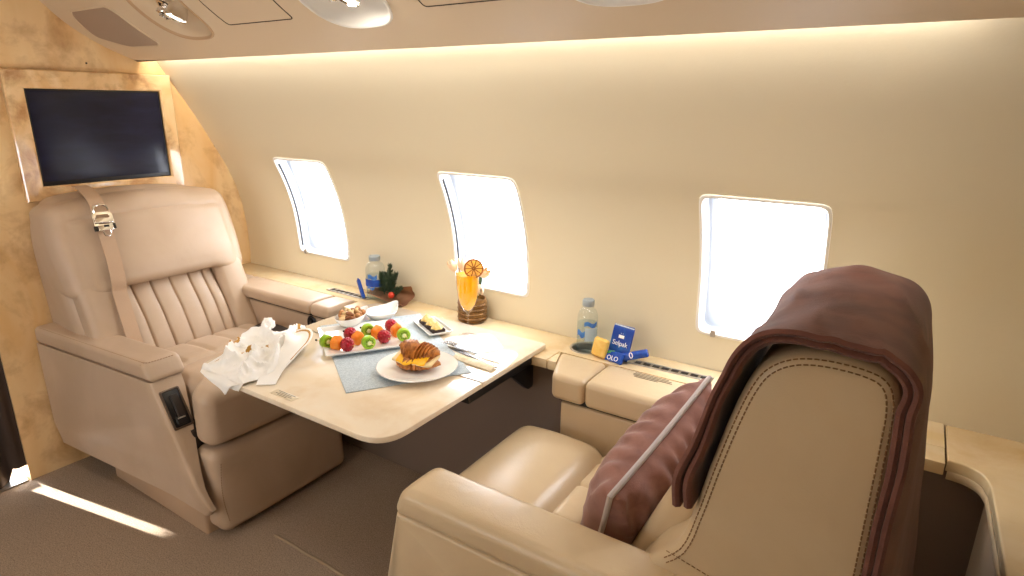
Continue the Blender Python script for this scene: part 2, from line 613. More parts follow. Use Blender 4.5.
def frame_mat(o, x, y):
    """matrix whose local x,y axes lie along the given directions"""
    x = V(x).normalized(); y = V(y); y = (y - x * y.dot(x)).normalized(); z = x.cross(y)
    m = Matrix.Identity(4)
    for i in range(3):
        m[i][0], m[i][1], m[i][2], m[i][3] = x[i], y[i], z[i], o[i]
    return m

# ------------------------------------------------------------------ the cabin shell
YC = 0.5                                   # cabin centre line
XF, XR = -2.648, 1.35                      # front bulkhead, rear wall
_yw = interp_smooth([(0, 1.64), (.3, 1.70), (.6, 1.738), (.72, 1.747), (.82, 1.745), (.97, 1.726), (1.114, 1.678), (1.217, 1.624),
                     (1.321, 1.568), (1.492, 1.462), (1.55, 1.425), (1.72, 1.29), (1.9, 1.12)])
_zv = interp_smooth([(.5, 1.872), (.8, 1.852), (.95, 1.802), (1.047, 1.731), (1.109, 1.672), (1.223, 1.600), (1.352, 1.546)])
def WR(x, z): return V((x, _yw(z), z))
def WL(x, z): return V((x, 2 * YC - _yw(z), z))
def CV(x, y): return V((x, y, _zv(y)))
def nrm(F, u, v, e=1e-3):
    a = F(u + e, v) - F(u - e, v); b = F(u, v + e) - F(u, v - e)
    return a.cross(b).normalized()

WZ, WH, WW = 0.967, 0.2085, 0.1585
WX = [-2.112, -1.222, -0.316]
zl = [.0, .2, .4, .55, .65] + [.7 + .05 * i for i in range(25)]
bm = B()
holed(bm, WR, [XF - .05, -1.7, XR + .05], zl, [(x, WZ, WW, WH, 18) for x in WX])
tag(obj('wall_right', bm, 'vinyl'), 'cream curved side wall with cabin windows', 'wall', kind='structure')
WXL = [-2.112, -1.222]
bm = B()
holed(bm, WL, [XF - .05, -1.7, XR + .05], zl, [(x, WZ, WW, WH, 18) for x in WXL])
tag(obj('wall_left', bm, 'vinyl'), 'cream curved wall on the opposite side of the aisle', 'wall', kind='structure')

def window(name, F, x, out, latch):
    """recessed cabin window: white bezel, sloping reveal, inner pane"""
    root = thing(name, F(x, WZ), 'daylit cabin window in the cream side wall', 'window', kind='structure')
    N = 160
    def ring(a, b, n, d):
        r = []
        for i in range(N):
            p, q = sup(2 * PI * i / N + .001, a, b, n)
            # even out sampling near corners
            nv = nrm(F, x + p, WZ + q)
            if (nv.y > 0) != out: nv = -nv
            r.append(F(x + p, WZ + q) + nv * d)
        return r
    bm = B()
    prof = [(.0045, -.0005, 18), (.004, -.003, 18), (.001, -.0045, 18), (-.003, -.004, 18), (-.0055, .0, 18), (-.007, .012, 18)]
    rows = [[bm.verts.new(p) for p in ring(WW + s, WH + s, n, d)] for s, d, n in prof]
    grid_faces(bm, rows, closed_u=True)
    obj('window_bezel', bm, 'plug', root)
    bm = B()
    prof = [(-.0055, .012, 18), (-.007, .046, 16), (-.0085, .048, 13), (-.011, .049, 10), (-.016, .053, 8), (-.020, .060, 7), (-.021, .085, 7)]
    rows = [[bm.verts.new(p) for p in ring(WW + s, WH + s, n, d)] for s, d, n in prof]
    grid_faces(bm, rows, closed_u=True)
    obj('reveal', bm, 'reveal', root)
    bm = B() if latch == 1 else None
    pts = [F(x - WW + .0072, WZ - WH + .025 + (2 * WH - .05) * i / 12) + V((0, .010 if out else -.010, 0)) for i in range(13)]
    if bm is not None:
        tube(bm, pts, .0045, 6)  # dark rod stands in for the shadowed gap where the window blind slides
        obj('gap_shadow', bm, 'gap_shadow', root)
    bm = B()
    bm.faces.new([bm.verts.new(p) for p in ring(WW - .0155, WH - .0155, 8, .0595)])
    obj('pane', bm, 'pane', root, smooth=False)
    if latch:
        bm = B()
        c = F(x - (.112 if latch == 1 else .108), WZ - WH + .004)
        rbox(bm, c + V((0, -.006, .002)), (.014, .012, .022), .003, (1, 1, 1))
        obj('shade_latch', bm, 'steel', root)
for i, x in enumerate(WX):
    window('window_%d' % (i + 1), WR, x, True, 1 if i < 2 else 2)
for i, x in enumerate(WXL):
    window('window_%d' % (i + 5), WL, x, False, 0)

# ---- ceiling: two curved service panels meeting over the aisle, our side with moulded recesses
RC = [(-2.0, 1.112, .128, .124, 2.7), (-1.255, 1.114, .136, .126, 2.7), (-.53, 1.112, .136, .122, 2.7)]
ys = [.5, .6, .7, .8, .86, .92, .98, 1.03, 1.08, 1.12, 1.16, 1.2, 1.24, 1.28, 1.32, 1.352]
bm = B()
holed(bm, CV, [XF - .05, XR + .05], ys, RC)
lip = [(1.352, 1.546), (1.3595, 1.5455), (1.363, 1.549), (1.362, 1.556), (1.345, 1.60), (1.30, 1.66)]
rows = [[bm.verts.new((x, y, z)) for (y, z) in lip] for x in (XF - .05, XR + .05)]
grid_faces(bm, rows)
rows = [[bm.verts.new((x, 2 * YC - y, z)) for (y, z) in [(q, _zv(q)) for q in ys] + lip[1:]] for x in (XF - .05, XR + .05)]
grid_faces(bm, rows)
bmesh.ops.remove_doubles(bm, verts=bm.verts, dist=1e-5)
tag(obj('ceiling', bm, 'valance'), 'beige overhead service panel above the side wall', 'ceiling', kind='structure')

def on_ceiling(poly, d):
    """points of a plan outline laid on the ceiling skin, d below it"""
    out = []
    for (x, y) in poly:
        n = nrm(CV, x, y)
        if n.z > 0: n = -n
        out.append(CV(x, y) + n * d)
    return out
def patch(bm, poly, d, mi=0, rings=(1, .8, .55, .3, .1)):
    cx = sum(p[0] for p in poly) / len(poly); cy = sum(p[1] for p in poly) / len(poly)
    rows = [[bm.verts.new(p) for p in on_ceiling(poly, -.001)]]
    for s in rings:
        rows.append([bm.verts.new(p) for p in on_ceiling([(cx + (x - cx) * s, cy + (y - cy) * s) for x, y in poly], d)])
    grid_faces(bm, rows, closed_u=True, mi=mi)
    bm.faces.new(rows[-1]).material_index = mi

# speaker grille
poly = roundpoly([(-2.53, 1.088), (-2.28, 1.088), (-2.255, 1.105), (-2.262, 1.235), (-2.29, 1.25), (-2.475, 1.247), (-2.585, 1.185)], .03, 4)
poly = [(p.x, p.y) for p in catmull([(a, b, 0) for a, b in poly], 2, True)]
root = thing('ceiling_speaker', CV(-2.4, 1.17), 'flat grey cloth speaker grille set in the beige ceiling near the front wall', 'speaker')
bm = B(); patch(bm, poly, .003); obj('grille', bm, 'grille', root)
bm = B(); tube(bm, on_ceiling(poly, .002), .003, 6, closed=True); obj('rim', bm, 'valance', root)

def recess(k, c, label, lit):
    cx, cy, a, b, n = c
    root = thing('reading_light_recess', CV(cx, cy), label, 'reading light', 'ceiling reading light units')
    N = 48
    def ring(s, d, sh=0.0):
        r = []
        for i in range(N):
            p, q = sup(2 * PI * i / N, a * s, b * s, n)
            nn = nrm(CV, cx, cy)
            if nn.z < 0: nn = -nn
            m_ = nrm(CV, cx + p, cy + q)
            if m_.z < 0: m_ = -m_
            r.append(CV(cx + p, cy + q) + (m_ * .5 + nn * .5).normalized() * d)
        return r
    bm = B()
    rows = [[bm.verts.new(p) for p in ring(s, d)] for s, d in ((1.035, 0), (1.03, -.003), (1.0, -.0045), (.975, -.002), (.965, .004))]
    grid_faces(bm, rows, closed_u=True)
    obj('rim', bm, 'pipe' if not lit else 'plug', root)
    bm = B()
    rows = [[bm.verts.new(p) for p in ring(s, d)] for s, d in ((.965, .004), (.93, .016), (.85, .028), (.7, .036), (.45, .040), (.2, .041))]
    grid_faces(bm, rows, closed_u=True)
    bm.faces.new(rows[-1])
    obj('bowl', bm, 'valance' if not lit else 'plug', root)  # lit rim and bowl go white for beige: lamp glow put into colour
    nn = nrm(CV, cx, cy)
    if nn.z > 0: nn = -nn
    # air nozzle: oval plate and ball
    p0 = CV(cx - .03, cy + .022) - nn * .030
    X = V((1, 0, 0)); Y = nn.cross(X).normalized()
    R = Matrix((X, Y, nn)).transposed().to_4x4()
    bm = B()
    lathe(bm, [(.0, 0), (.036, 0), (.036, .004), (.030, .007), (.02, .008)], seg=24, cap0=False)
    lathe(bm, [(.016, .006), (.021, .014), (.022, .022), (.018, .030), (.012, .032), (.011, .026)], seg=20, cap0=True)
    for q in range(6):
        t = 2 * PI * q / 6
        rbox(bm, (.02 * math.cos(t), .02 * math.sin(t), .024), (.006, .006, .012), .002, (1, 1, 1), 2)
    bm.transform(Matrix.Translation(p0) @ R)
    obj('air_nozzle', bm, 'chrome', root)
    # swivel lamp
    ax = (nn + V((-.10, .25, 0))).normalized()
    p1 = CV(cx + .042, cy + .022) - nn * .012
    Z = ax; X2 = Z.orthogonal().normalized(); Y2 = Z.cross(X2)
    R2 = Matrix((X2, Y2, Z)).transposed().to_4x4()
    bm = B()
    lathe(bm, [(.004, -.03), (.012, -.028), (.022, -.018), (.029, 0), (.0325, .024), (.0305, .027), (.0285, .022)], seg=24, cap1=False)
    tube(bm, [(0, 0, -.045), (-.01, 0, -.055), (-.02, 0, -.06)], .006, 8)
    bm.transform(Matrix.Translation(p1) @ R2)
    sh = obj('lamp_housing', bm, 'chrome', root)
    bm = B()
    lathe(bm, [(.0285, .022), (.015, .0245), (.001, .025)], seg=24, cap0=True)
    bm.transform(Matrix.Translation(p1) @ R2)
    obj('lamp_lens', bm, 'lamp', root)
    return p1, ax
recess(0, RC[0], 'shallow beige ceiling recess with chrome air nozzle and swivel lamp, nearest the front wall', False)
LAMP2 = recess(1, RC[1], 'bright white lit ceiling recess with reading lamp, middle of the ceiling row', True)
recess(2, RC[2], 'ceiling recess cut off by the top of the picture, only its pale rim showing', True)

def dens(poly, step=.02):
    out = []
    for i in range(len(poly)):
        p, q = V(poly[i]), V(poly[(i + 1) % len(poly)])
        k = max(1, int((q - p).length / step))
        out += [tuple(p.lerp(q, s / k)) for s in range(k)]
    return out
def hatch(poly, label):
    bm = B()
    patch(bm, dens(roundpoly(poly, .012, 4)), .0006, 0)
    n0 = len(bm.faces)
    tube(bm, on_ceiling(dens(roundpoly(poly, .012, 4)), .0006), .0015, 5, closed=True, mi=1)
    o = obj('ceiling_hatch', bm, ['valance', 'seamdark'], origin=CV(sum(p[0] for p in poly) / 4, sum(p[1] for p in poly) / 4))
    tag(o, label, 'hatch', 'flush hatches in the ceiling')
hatch([(-1.783, 1.19), (-1.488, 1.19), (-1.488, .98), (-1.783, .98)], 'flush beige ceiling hatch between the chrome lamp and the lit recess')
hatch([(-1.024, 1.192), (-.76, 1.192), (-.76, .98), (-1.024, .98)], 'flush beige ceiling hatch to the right of the lit white recess')

# ---- floor
bm = B()
rows = [[bm.verts.new((x, y, 0)) for y in (-.85, 0, .7, 1.2, 1.9)] for x in (-4.2, -3, -2.6, -1.5, 0, 1.4)]
grid_faces(bm, rows)
fl = tag(obj('floor', bm, 'carpet', smooth=False), 'taupe carpeted cabin floor', 'floor', kind='structure')
bm = B()
tube(bm, [(x, 1.035 + .0012 * math.sin(x * 40), .0005) for x in [-1.61 + .03 * i for i in range(52)]], .0055, 6)
obj('carpet_seam', bm, mat('carpet_seam', '9C8870', .95), fl)
bm = B()
rbox(bm, (-2.685, .36, .003), (.075, .70, .008), .003, (2, 2, 1))
tag(obj('trim_1', bm, 'steel'), 'metal threshold strip under the curtain', 'trim', kind='structure')

# ---- front bulkhead: maple wall with a doorway to the aisle side
bm = B()
def bx(x0, x1, y0, y1, z0, z1, r=.002, mi=0, m=(2, 2, 2)):
    rbox(bm, ((x0 + x1) / 2, (y0 + y1) / 2, (z0 + z1) / 2), (x1 - x0, y1 - y0, z1 - z0), r, m, 2, mi=mi)
bx(XF - .05, XF, .716, 1.85, 0, 1.4985)
bx(XF - .05, XF, .716, 1.85, 1.5005, 2.0)
bx(XF - .05, XF - .004, .72, 1.84, 1.49, 1.51)
bx(XF - .05, XF, -.9, .716, 1.74, 2.0)
bx(XF - .05, XF, -.9, .06, 0, 1.74)
n0 = len(bm.faces)
rbox(bm, (XF, 1.165, 1.53), (.004, .006, .006), .0015, (1, 1, 1), 2, mi=1)
rbox(bm, (XF, 1.63, 1.21), (.004, .006, .006), .0015, (1, 1, 1), 2, mi=1)
tag(obj('wall_front', bm, ['bulk', 'seamdark']), 'honey maple front bulkhead wall', 'wall', kind='structure')
bm = B()
bx(XR, XR + .05, -.9, 1.9, 0, 2.0)
tag(obj('wall_back', bm, 'vinyl'), 'cream rear wall behind the camera', 'wall', kind='structure')

# ---- monitor in its wooden frame
root = thing('wall_monitor', (XF, 1.175, 1.046), 'black flat screen monitor in a raised maple frame on the front wall', 'monitor')
bm = B()
oy0, oy1, oz0, oz1 = .888, 1.462, 1.046, 1.4995
iy0, iy1, iz0, iz1 = .945, 1.411, 1.098, 1.436
def rr(y0, y1, z0, z1, x): return [bm.verts.new((x, y, z)) for y, z in ((y0, z0), (y1, z0), (y1, z1), (y0, z1))]
rows = [rr(oy0, oy1, oz0, oz1, XF - .001), rr(oy0, oy1, oz0, oz1, XF + .017), rr(oy0 + .004, oy1 - .004, oz0 + .004, oz1 - .004, XF + .021),
        rr(iy0 - .006, iy1 + .006, iz0 - .006, iz1 + .006, XF + .021), rr(iy0, iy1, iz0, iz1, XF + .017), rr(iy0, iy1, iz0, iz1, XF + .006)]
grid_faces(bm, rows, closed_u=True)
obj('frame', bm, 'tvwood', root, angle=20)
bm = B()
rbox(bm, (XF + .007, (iy0 + iy1) / 2, (iz0 + iz1) / 2), (.008, iy1 - iy0 - .001, iz1 - iz0 - .001), .002, (1, 2, 2), 2)
obj('bezel', bm, 'black', root)
bm = B()
rbox(bm, (XF + .0105, (iy0 + iy1) / 2, (iz0 + iz1) / 2 + .004), (.002, iy1 - iy0 - .014, iz1 - iz0 - .022), .0008, (1, 8, 8), 2)
obj('screen', bm, 'screen', root)

# ---- curtain in the doorway
def cur(u, v):
    z0 = .004 + .060 * min(1, max(0, (u - .92) / .02)); z = z0 + (1.775 - z0) * v
    edge = .7155
    y = .05 + (edge - .05) * u
    fd = 1 - min(1, max(0, (u - .93) / .07)); return (XF - .010 - .016 * fd + fd * (.016 * math.sin(u * 60 + .6 * math.sin(z * 3)) + .006 * math.sin(z * 5 + u * 20)), y, z)
bm = B(); sheet(bm, cur, 150, 24, .004)
c_ = obj('curtain', bm, 'curtain', origin=(XF - .045, .36, 0))
tag(c_, 'dark brown pleated curtain beside the front wooden bulkhead', 'curtain')

# ---- wood ledge along the side wall, in two boards, and the credenza top behind the near seat
root = thing('side_ledge', (-1.2, 1.63, .62), 'long pale maple ledge running under the cabin windows', 'ledge')
bm = B()
prism(bm, [(XF, 1.7415), (XF, 1.606), (-1.761, 1.606), (-1.761, 1.527), (-.860, 1.527), (-.860, 1.7415)], .62, .65, .0005, .002, 2)
obj('ledge_board', bm, 'ledge', root)
bm = B()
CUPS = [(-.802, 1.682, .046), (-.678, 1.672, .046)]
holed(bm, lambda x, y: V((x, y, .65)), [-.8555, -.4, .159], [1.606, 1.63, 1.66, 1.7415], [(x, y, r, r, 2) for x, y, r in CUPS], mg=.012)
rows = [[bm.verts.new((x, y, z)) for (y, z) in ((1.606, .65), (1.606, .62))] for x in (-.8555, .159)]
grid_faces(bm, rows)
for x in (-.8555, .159):
    bm.faces.new([bm.verts.new((x, y, z)) for y, z in ((1.606, .62), (1.606, .65), (1.7415, .65), (1.7415, .62))])
rbox(bm, (.0325, 1.5665, .635), (.253, .079, .03), .002, (1, 1, 1), 2)
prism(bm, [(-.8555, 1.527), (-.826, 1.527), (-.853, 1.606), (-.8555, 1.606)], .62, .65, .0005, .0015, 2)
obj('ledge_board', bm, 'ledge', root)
for i, (x, y, r) in enumerate(CUPS):
    h = thing('cup_holder', (x, y, .65), ['round recessed cup holder holding the water bottle beside the yellow packet', 'round recessed cup holder under the blue tissue packet'][i], 'cup holder', 'cup holders in the ledge')
    bm = B(); lathe(bm, [(r - .003, -.001), (r - .001, .0022), (r + .003, .003), (r + .006, .0018), (r + .007, 0)], (x, y, .65), 36, cap0=False, cap1=False); obj('rim', bm, 'steel', h)
    bm = B(); lathe(bm, [(r - .002, 0), (r - .003, -.022), (r - .008, -.026), (.004, -.0265)], (x, y, .65), 36, cap0=False, cap1=True); obj('well', bm, 'steel', h)

root = thing('credenza', (.75, 1.35, 0), 'pale maple topped credenza with rounded inner corner behind the draped seat', 'cabinet')
cedge = [(p.x, p.y) for p in catmull([(.163, 1.548, 0), (.187, 1.547, 0), (.209, 1.538, 0), (.226, 1.519, 0), (.234, 1.49, 0), (.237, 1.455, 0), (.238, 1.3, 0), (.238, 1.1, 0), (.238, .93, 0)], 5)]
ctop = [(.163, 1.7415)] + cedge + [(XR, .93), (XR, 1.7415)]
bm = B(); prism(bm, ctop, .622, .65, .002, .004, 3); obj('top', bm, 'ledge', root)
bm = B()
tube(bm, [(x - .0005, y, .613) for x, y in cedge[1:]], .0105, 8, flat=(1, .25)); obj('edge_band', bm, 'leather_cream', root)
bm = B(); rbox(bm, (.252, 1.245, .30), (.016, .60, .60), .004, (1, 4, 4), 2); obj('side_liner', bm, mat('tan_liner', '94806A', .6), root)
bm = B()
rbox(bm, (.81, 1.255, .31), (1.06, .62, .62), .01, (2, 2, 2), 2)
obj('body', bm, 'panel', root)
bm = B()
for i, (y, w) in enumerate(((.0, .034), (.007, .03), (.014, .034), (.021, .02))):
    rbox(bm, (.318 - y * .2, 1.262 - y, .6503), (w, .0022, .0006), .0002, (1, 1, 1), 1)
tag(obj('printed_placard', bm, 'ink', root), None)

# brown side panel below the ledge
bm = B()
rbox(bm, (-.64, 1.60, .315), (4.0, .04, .63), .004, (8, 1, 3), 2)
tag(obj('wall_right_lower', bm, 'panel'), 'brown side panel below the maple ledge', 'wall', kind='structure')

def vent(x0, y0, x1, y1, label, n=8):
    root = thing('air_vent', ((x0 + x1) / 2, (y0 + y1) / 2, .65), label, 'vent', 'slotted air vents in the ledge', rz=math.atan2(y1 - y0, x1 - x0))
    L = math.hypot(x1 - x0, y1 - y0)
    bm = B()
    xs = [-L / 2]
    pit = (L - .02) / n
    for i in range(n):
        a = -L / 2 + .01 + pit * i
        xs += [a + pit * .12, a + pit * .88]
    xs.append(L / 2)
    w = .011
    # plate with slots: bars between the slots plus two rails
    rbox(bm, (0, w + .003, .0015), (L, .006, .004), .0012, (1, 1, 1), 2)
    rbox(bm, (0, -w - .003, .0015), (L, .006, .004), .0012, (1, 1, 1), 2)
    for i in range(0, len(xs), 2):
        rbox(bm, ((xs[i] + xs[i + 1]) / 2, 0, .0012), (xs[i + 1] - xs[i], 2 * w + .002, .0035), .001, (1, 1, 1), 2)
    obj('grille', bm, 'steel', root, local=True)
    bm = B(); rbox(bm, (0, 0, .0006), (L - .008, 2 * w, .0009), .0003, (1, 1, 1), 1); obj('slot_shadow_box', bm, 'black', root, local=True)
vent(-.642, 1.662, -.392, 1.668, 'slotted metal air vent in the ledge between the blue packet and the brown cushion')
vent(-1.985, 1.655, -1.745, 1.650, 'slotted metal air vent in the ledge behind the far armrest, beside the dark blue bar')
# ------------------------------------------------------------------ the two club seats
def gauss(x, c, w): return math.exp(-((x - c) / w) ** 2)
def sm(a, b, x):
    t = min(1, max(0, (x - a) / (b - a)))
    return t * t * (3 - 2 * t)

# ===== far seat, back to the bulkhead, facing aft
root = thing('club_seat', (-2.2, 1.18, 0), 'tan leather club seat with a shoulder belt, back against the wooden bulkhead', 'seat', 'leather club seats')
LS = root
# backrest: one wide shell with rolled wings, a padded head section and a fluted middle
front_x = interp_smooth([(.40, -2.235), (.5, -2.258), (.6, -2.302), (.77, -2.372), (.9, -2.408), (1.0, -2.438), (1.06, -2.47), (1.10, -2.515)])
BY0, BY1 = .845, 1.505
outl = [(.895, .30), (.88, .5), (.868, .72), (.862, .9), (.872, .985), (.91, 1.042), (.98, 1.068), (1.2, 1.078), (1.39, 1.066), (1.475, 1.036), (1.522, .965), (1.535, .86), (1.53, .72), (1.50, .5), (1.475, .30)]
outl = [(p.x, p.y) for p in catmull([(a, b, 0) for a, b in outl], 5, False)]
bm = B()
rows = []
for (ins, dx) in ((.0, -.15), (.0, -.105), (.006, -.075), (.02, -.055), (.04, -.046), (.06, -.042), (.09, -.04)):
    q = inset2(outl, ins)
    rows.append([bm.verts.new((max(-2.612, front_x(b) + dx), a, b)) for a, b in q])
bk = [bm.verts.new((-2.63, a, b)) for a, b in inset2(outl, .012)]
grid_faces(bm, [bk] + rows, closed_u=True)
bm.faces.new(bk)
lo = rows[-1]; n = len(lo); strips = []
for i in range(n // 2):
    a, b = lo[i], lo[n - 1 - i]
    strips.append([a] + [bm.verts.new(a.co.lerp(b.co, s / 12)) for s in range(1, 12)] + [b])
grid_faces(bm, strips)
if n % 2: bm.faces.new(strips[-1] + [lo[n // 2]])
obj('backrest_shell', bm, 'leather', root)

# head cushion: wide, rolled at both wings, a soft crease across its upper third
HC, HT = .906, .15
def headfn(p):
    p = V(p)
    yy = p.y / .345
    p.y *= 1 - .035 * sm(.0, .17, p.z) - .02 * sm(0, -.16, p.z)
    p.z -= .030 * abs(yy) ** 2.5 * sm(.06, .16, p.z)                     # rounded top corners
    p.z -= .022 * sm(.48, .75, abs(yy)) * sm(-.04, -.15, p.z)             # lower edge steps down at the wings
    fr = 1 if p.x > 0 else 0
    bulge = .022 * (1 - abs(yy) ** 4) * max(0, 1 - ((p.z + .02) / .18) ** 2)
    crease = .007 * gauss(p.z, .098 - .018 * yy * yy, .007) * sm(.86, .78, abs(yy))
    seam = .006 * gauss(abs(yy), .84, .018) * sm(.13, .10, p.z)
    z = HC + p.z
    bulge += .020 * sm(.02, -.10, p.z) * (1 - .4 * abs(yy) ** 4)
    p.x = p.x + front_x(z) - HT / 2 + fr * (bulge - crease - seam) - .03 * abs(yy) ** 9
    return p
bm = B()
rbox(bm, (0, 1.204, HC), (HT, .690, .322), .038, (4, 60, 40), 6, headfn)
hd = obj('head_cushion', bm, 'leather', root)
CH = [1.070, 1.140, 1.213, 1.287, 1.345]
def chanfn(p):
    y = p.y + 1.203
    z = .625 + p.z
    w = 0
    if p.x > 0:
        w = -.010 * max(gauss(y, c, .0035) for c in CH)
        e = [1.012] + CH + [1.395]
        for a, b in zip(e[:-1], e[1:]):
            if a <= y <= b: w += .005 * math.sin((y - a) / (b - a) * PI) ** .7
    return (p.x + front_x(z) - .05 + w - .004 - .026 * sm(.60, .74, z), p.y, p.z)
bm = B()
rbox(bm, (0, 1.203, .625), (.10, .376, .36), .02, (3, 150, 12), 4, chanfn)
obj('channel_pad', bm, 'leather', root)
for (y0, y1) in ((.885, 1.014), (1.392, 1.515)):
    bm = B()
    def bf(p):
        z = .60 + p.z
        return (p.x + front_x(z) - .055 + .010 * (1 - (p.y / ((y1 - y0) / 2)) ** 2) + .004 * sm(.58, .73, z), p.y, p.z)
    rbox(bm, (0, (y0 + y1) / 2, .60), (.12, y1 - y0, .36), .028, (4, 8, 10), 5, bf)
    obj('back_bolster', bm, 'leather', root)
# seat cushion
def cushfn(p):
    p = V(p)
    if p.z > 0:
        p.z += .016 * (1 - (p.y / .235) ** 2) * sm(.29, .1, abs(p.x))
        p.z += .012 * gauss(p.x, .17, .09)
        p.z -= .012 * gauss(p.x, -.03, .012)
        if p.x < -.03:
            p.z -= .008 * max(gauss(p.y, c, .008) for c in (-.17, -.06, .05, .16)) * sm(-.03, -.06, p.x)
    p.x += .012 * (1 - (p.y / .24) ** 2) * (1 if p.x > .2 else 0)
    if p.y < 0: p.y -= .050 * sm(.13, .20, p.x) * sm(0, -.15, p.y)
    return p
bm = B()
rbox(bm, (-2.005, 1.220, .418), (.53, .478, .190), .042, (40, 50, 6), 6, cushfn)
obj('seat_cushion', bm, 'leather', root)
# leg rest
def legfn(p):
    p = V(p)
    p.x += -.035 * (p.z / .16) * .3 + .012 * (1 - (p.y / .27) ** 2) * (1 if p.x > 0 else 0) * (1 - (p.z / .17) ** 2)
    return p
bm = B()
rbox(bm, (-1.792, 1.195, .164), (.125, .535, .298), .034, (3, 14, 10), 6, legfn)
lg = obj('leg_rest', bm, 'leather', root)
bm = B()
pts = []
for a in [i / 20 for i in range(21)]:
    pts.append((-1.722 - .01 * (a - .5) , .953 - .012 * math.sin(a * PI), .045 + .235 * a))
dashes(bm, [(x_ - .006, y_ - .003 + .004, z_) for x_, y_, z_ in pts], .0012, .006, .003)
obj('leg_rest_stitching', bm, 'stitch', root)

# aisle-side arm: flared side panel, padded top, latch recess
def armside(x): return .87 + .077 * min(0, x + 1.955)      # outer face follows the flare
def arm_shear(a, b, c):
    # a = x, b = z, c = distance inward from the outer face; the foot of the panel tucks in
    tuck = .030 * sm(.22, .10, b)
    c2 = .004 + (c - .004) * (.20 + .80 * sm(.14, .56, b)) if c > .02 else c
    return (a, armside(a) + c2 + tuck * .5, b)
side = roundpoly([(-2.632, .110), (-1.742, .110), (-1.712, .140), (-1.940, .533), (-2.632, .533)], [.01, .03, .02, .006, .006], 4)
bm = B()
def densify(poly, step):
    out = []
    for i in range(len(poly)):
        p, q = V(poly[i]), V(poly[(i + 1) % len(poly)])
        n_ = max(1, int((q - p).length / step))
        for s in range(n_):
            t = p.lerp(q, s / n_); out.append((t.x, t.y))
    return out
# side skin as a grid so that the tuck shows
def xs_at(z):
    x1 = -1.940 + (-1.712 + 1.940) * (.533 - z) / (.533 - .140) if z > .14 else -1.712 - (.14 - z) * .9
    return -2.632, x1
zz = [.110, .112, .12, .14, .16, .18, .2, .205, .21, .25, .3, .4, .5, .528, .533]
def armrow(z, c, ins=0.0):
    x0, x1 = xs_at(z)
    return [V(arm_shear(x0 + (x1 - ins - x0) * i / 14, z, c)) for i in range(15)]
rows = []
for z in zz:
    o_ = armrow(z, 0.004, .012)
    i_ = armrow(z, .108, .0)
    f_ = [V(arm_shear(xs_at(z)[1] - .004, z, .0075)), V(arm_shear(xs_at(z)[1], z, .014))]
    rows.append([bm.verts.new(p) for p in [V((o_[0].x, o_[0].y + .1, z))] + o_ + f_ + [V(arm_shear(xs_at(z)[1], z, .05)), V(arm_shear(xs_at(z)[1], z, .1))] + list(reversed(i_))])
grid_faces(bm, rows, closed_u=True)
bm.faces.new(rows[0]); bm.faces.new(rows[-1])
obj('armrest_side', bm, 'leather', root)
def padfn(p):
    p = V(p)
    x = p.x + -2.288
    p.y += .077 * (x + 1.955)
    if p.z > 0: p.z += .006 * (1 - (p.y / .06) ** 2) * 0
    p.x += -.02 * (p.z / .035) * (1 if p.x > .3 else 0)
    return p
bm = B()
rbox(bm, (-2.288, .932, .567), (.69, .122, .066), .02, (20, 5, 3), 6, padfn)
pd = obj('arm_pad', bm, 'leather', root)
bm = B()
l1 = [(x, armside(x) + .0105, .5962) for x in [-2.60 + .03 * i for i in range(22)]]
l1 += [(-1.957, armside(-1.957) + .018, .5965), (-1.955, armside(-1.955) + .05, .5965), (-1.955, armside(-1.955) + .10, .5965)]
dashes(bm, l1, .0011, .006, .003)
dashes(bm, [(x, y - .0055, z - .007) for x, y, z in l1[:22]], .0011, .006, .003)
obj('arm_pad_stitching', bm, 'stitch', root)
# recessed control latch on the front of the arm
fdir = V((-1.712 + 1.940, 0, .140 - .533)).normalized()          # down the sloping front
fn_ = V((-fdir.z, 0, fdir.x))                                        # outward normal
c0 = V((-1.888, armside(-1.9) + .048, .4435)) + fn_ * .0006
Rm = frame_mat(c0, V((0, 1, 0)), -fdir)
if (Rm.to_3x3() @ V((0, 0, 1))).dot(fn_) < 0: Rm = frame_mat(c0, V((0, -1, 0)), -fdir)
bm = B()
o_ = roundrect(0, 0, .064, .135, .006); i1 = roundrect(0, 0, .054, .125, .005); i2 = roundrect(0, 0, .050, .121, .004)
rows = [[bm.verts.new((x, y, z)) for x, y in q] for q, z in ((o_, -.002), (o_, .003), (i1, .0045), (i2, .001))]
grid_faces(bm, rows, closed_u=True)
bm.transform(Rm); cp = obj('latch_frame', bm, mat('bronze_plastic', '5A4A3E', .4, .3), root)
bm = B(); rbox(bm, (0, 0, .0008), (.052, .123, .0016), .0006, (1, 1, 1), 1); bm.transform(Rm); obj('latch_well', bm, 'black', root)
bm = B(); rbox(bm, (.006, .008, .004), (.026, .078, .009), .004, (2, 2, 1), 3); bm.transform(Rm); obj('latch_paddle', bm, 'dark', root)
bm = B(); rbox(bm, (-.001, -.042, .0045), (.034, .028, .010), .004, (2, 2, 1), 3); rbox(bm, (0, -.034, .0098), (.026, .005, .002), .001, (1, 1, 1), 1, mi=1); bm.transform(Rm); obj('latch_button', bm, ['black', 'steel'], root)
# plinth
bm = B()
prism(bm, roundpoly([(-2.42, .912), (-1.80, .912), (-1.80, 1.46), (-2.42, 1.46)], .012), 0, .115, .0, .004)
obj('plinth', bm, mat('plinth_leather', 'B79B80', .5, bump=.2, bscale=400), root)
bm = B()
prism(bm, roundpoly([(-2.5, .93), (-1.83, .93), (-1.83, 1.47), (-2.5, 1.47)], .012), .10, .37, .0, .0)
obj('seat_frame', bm, 'dark', root)
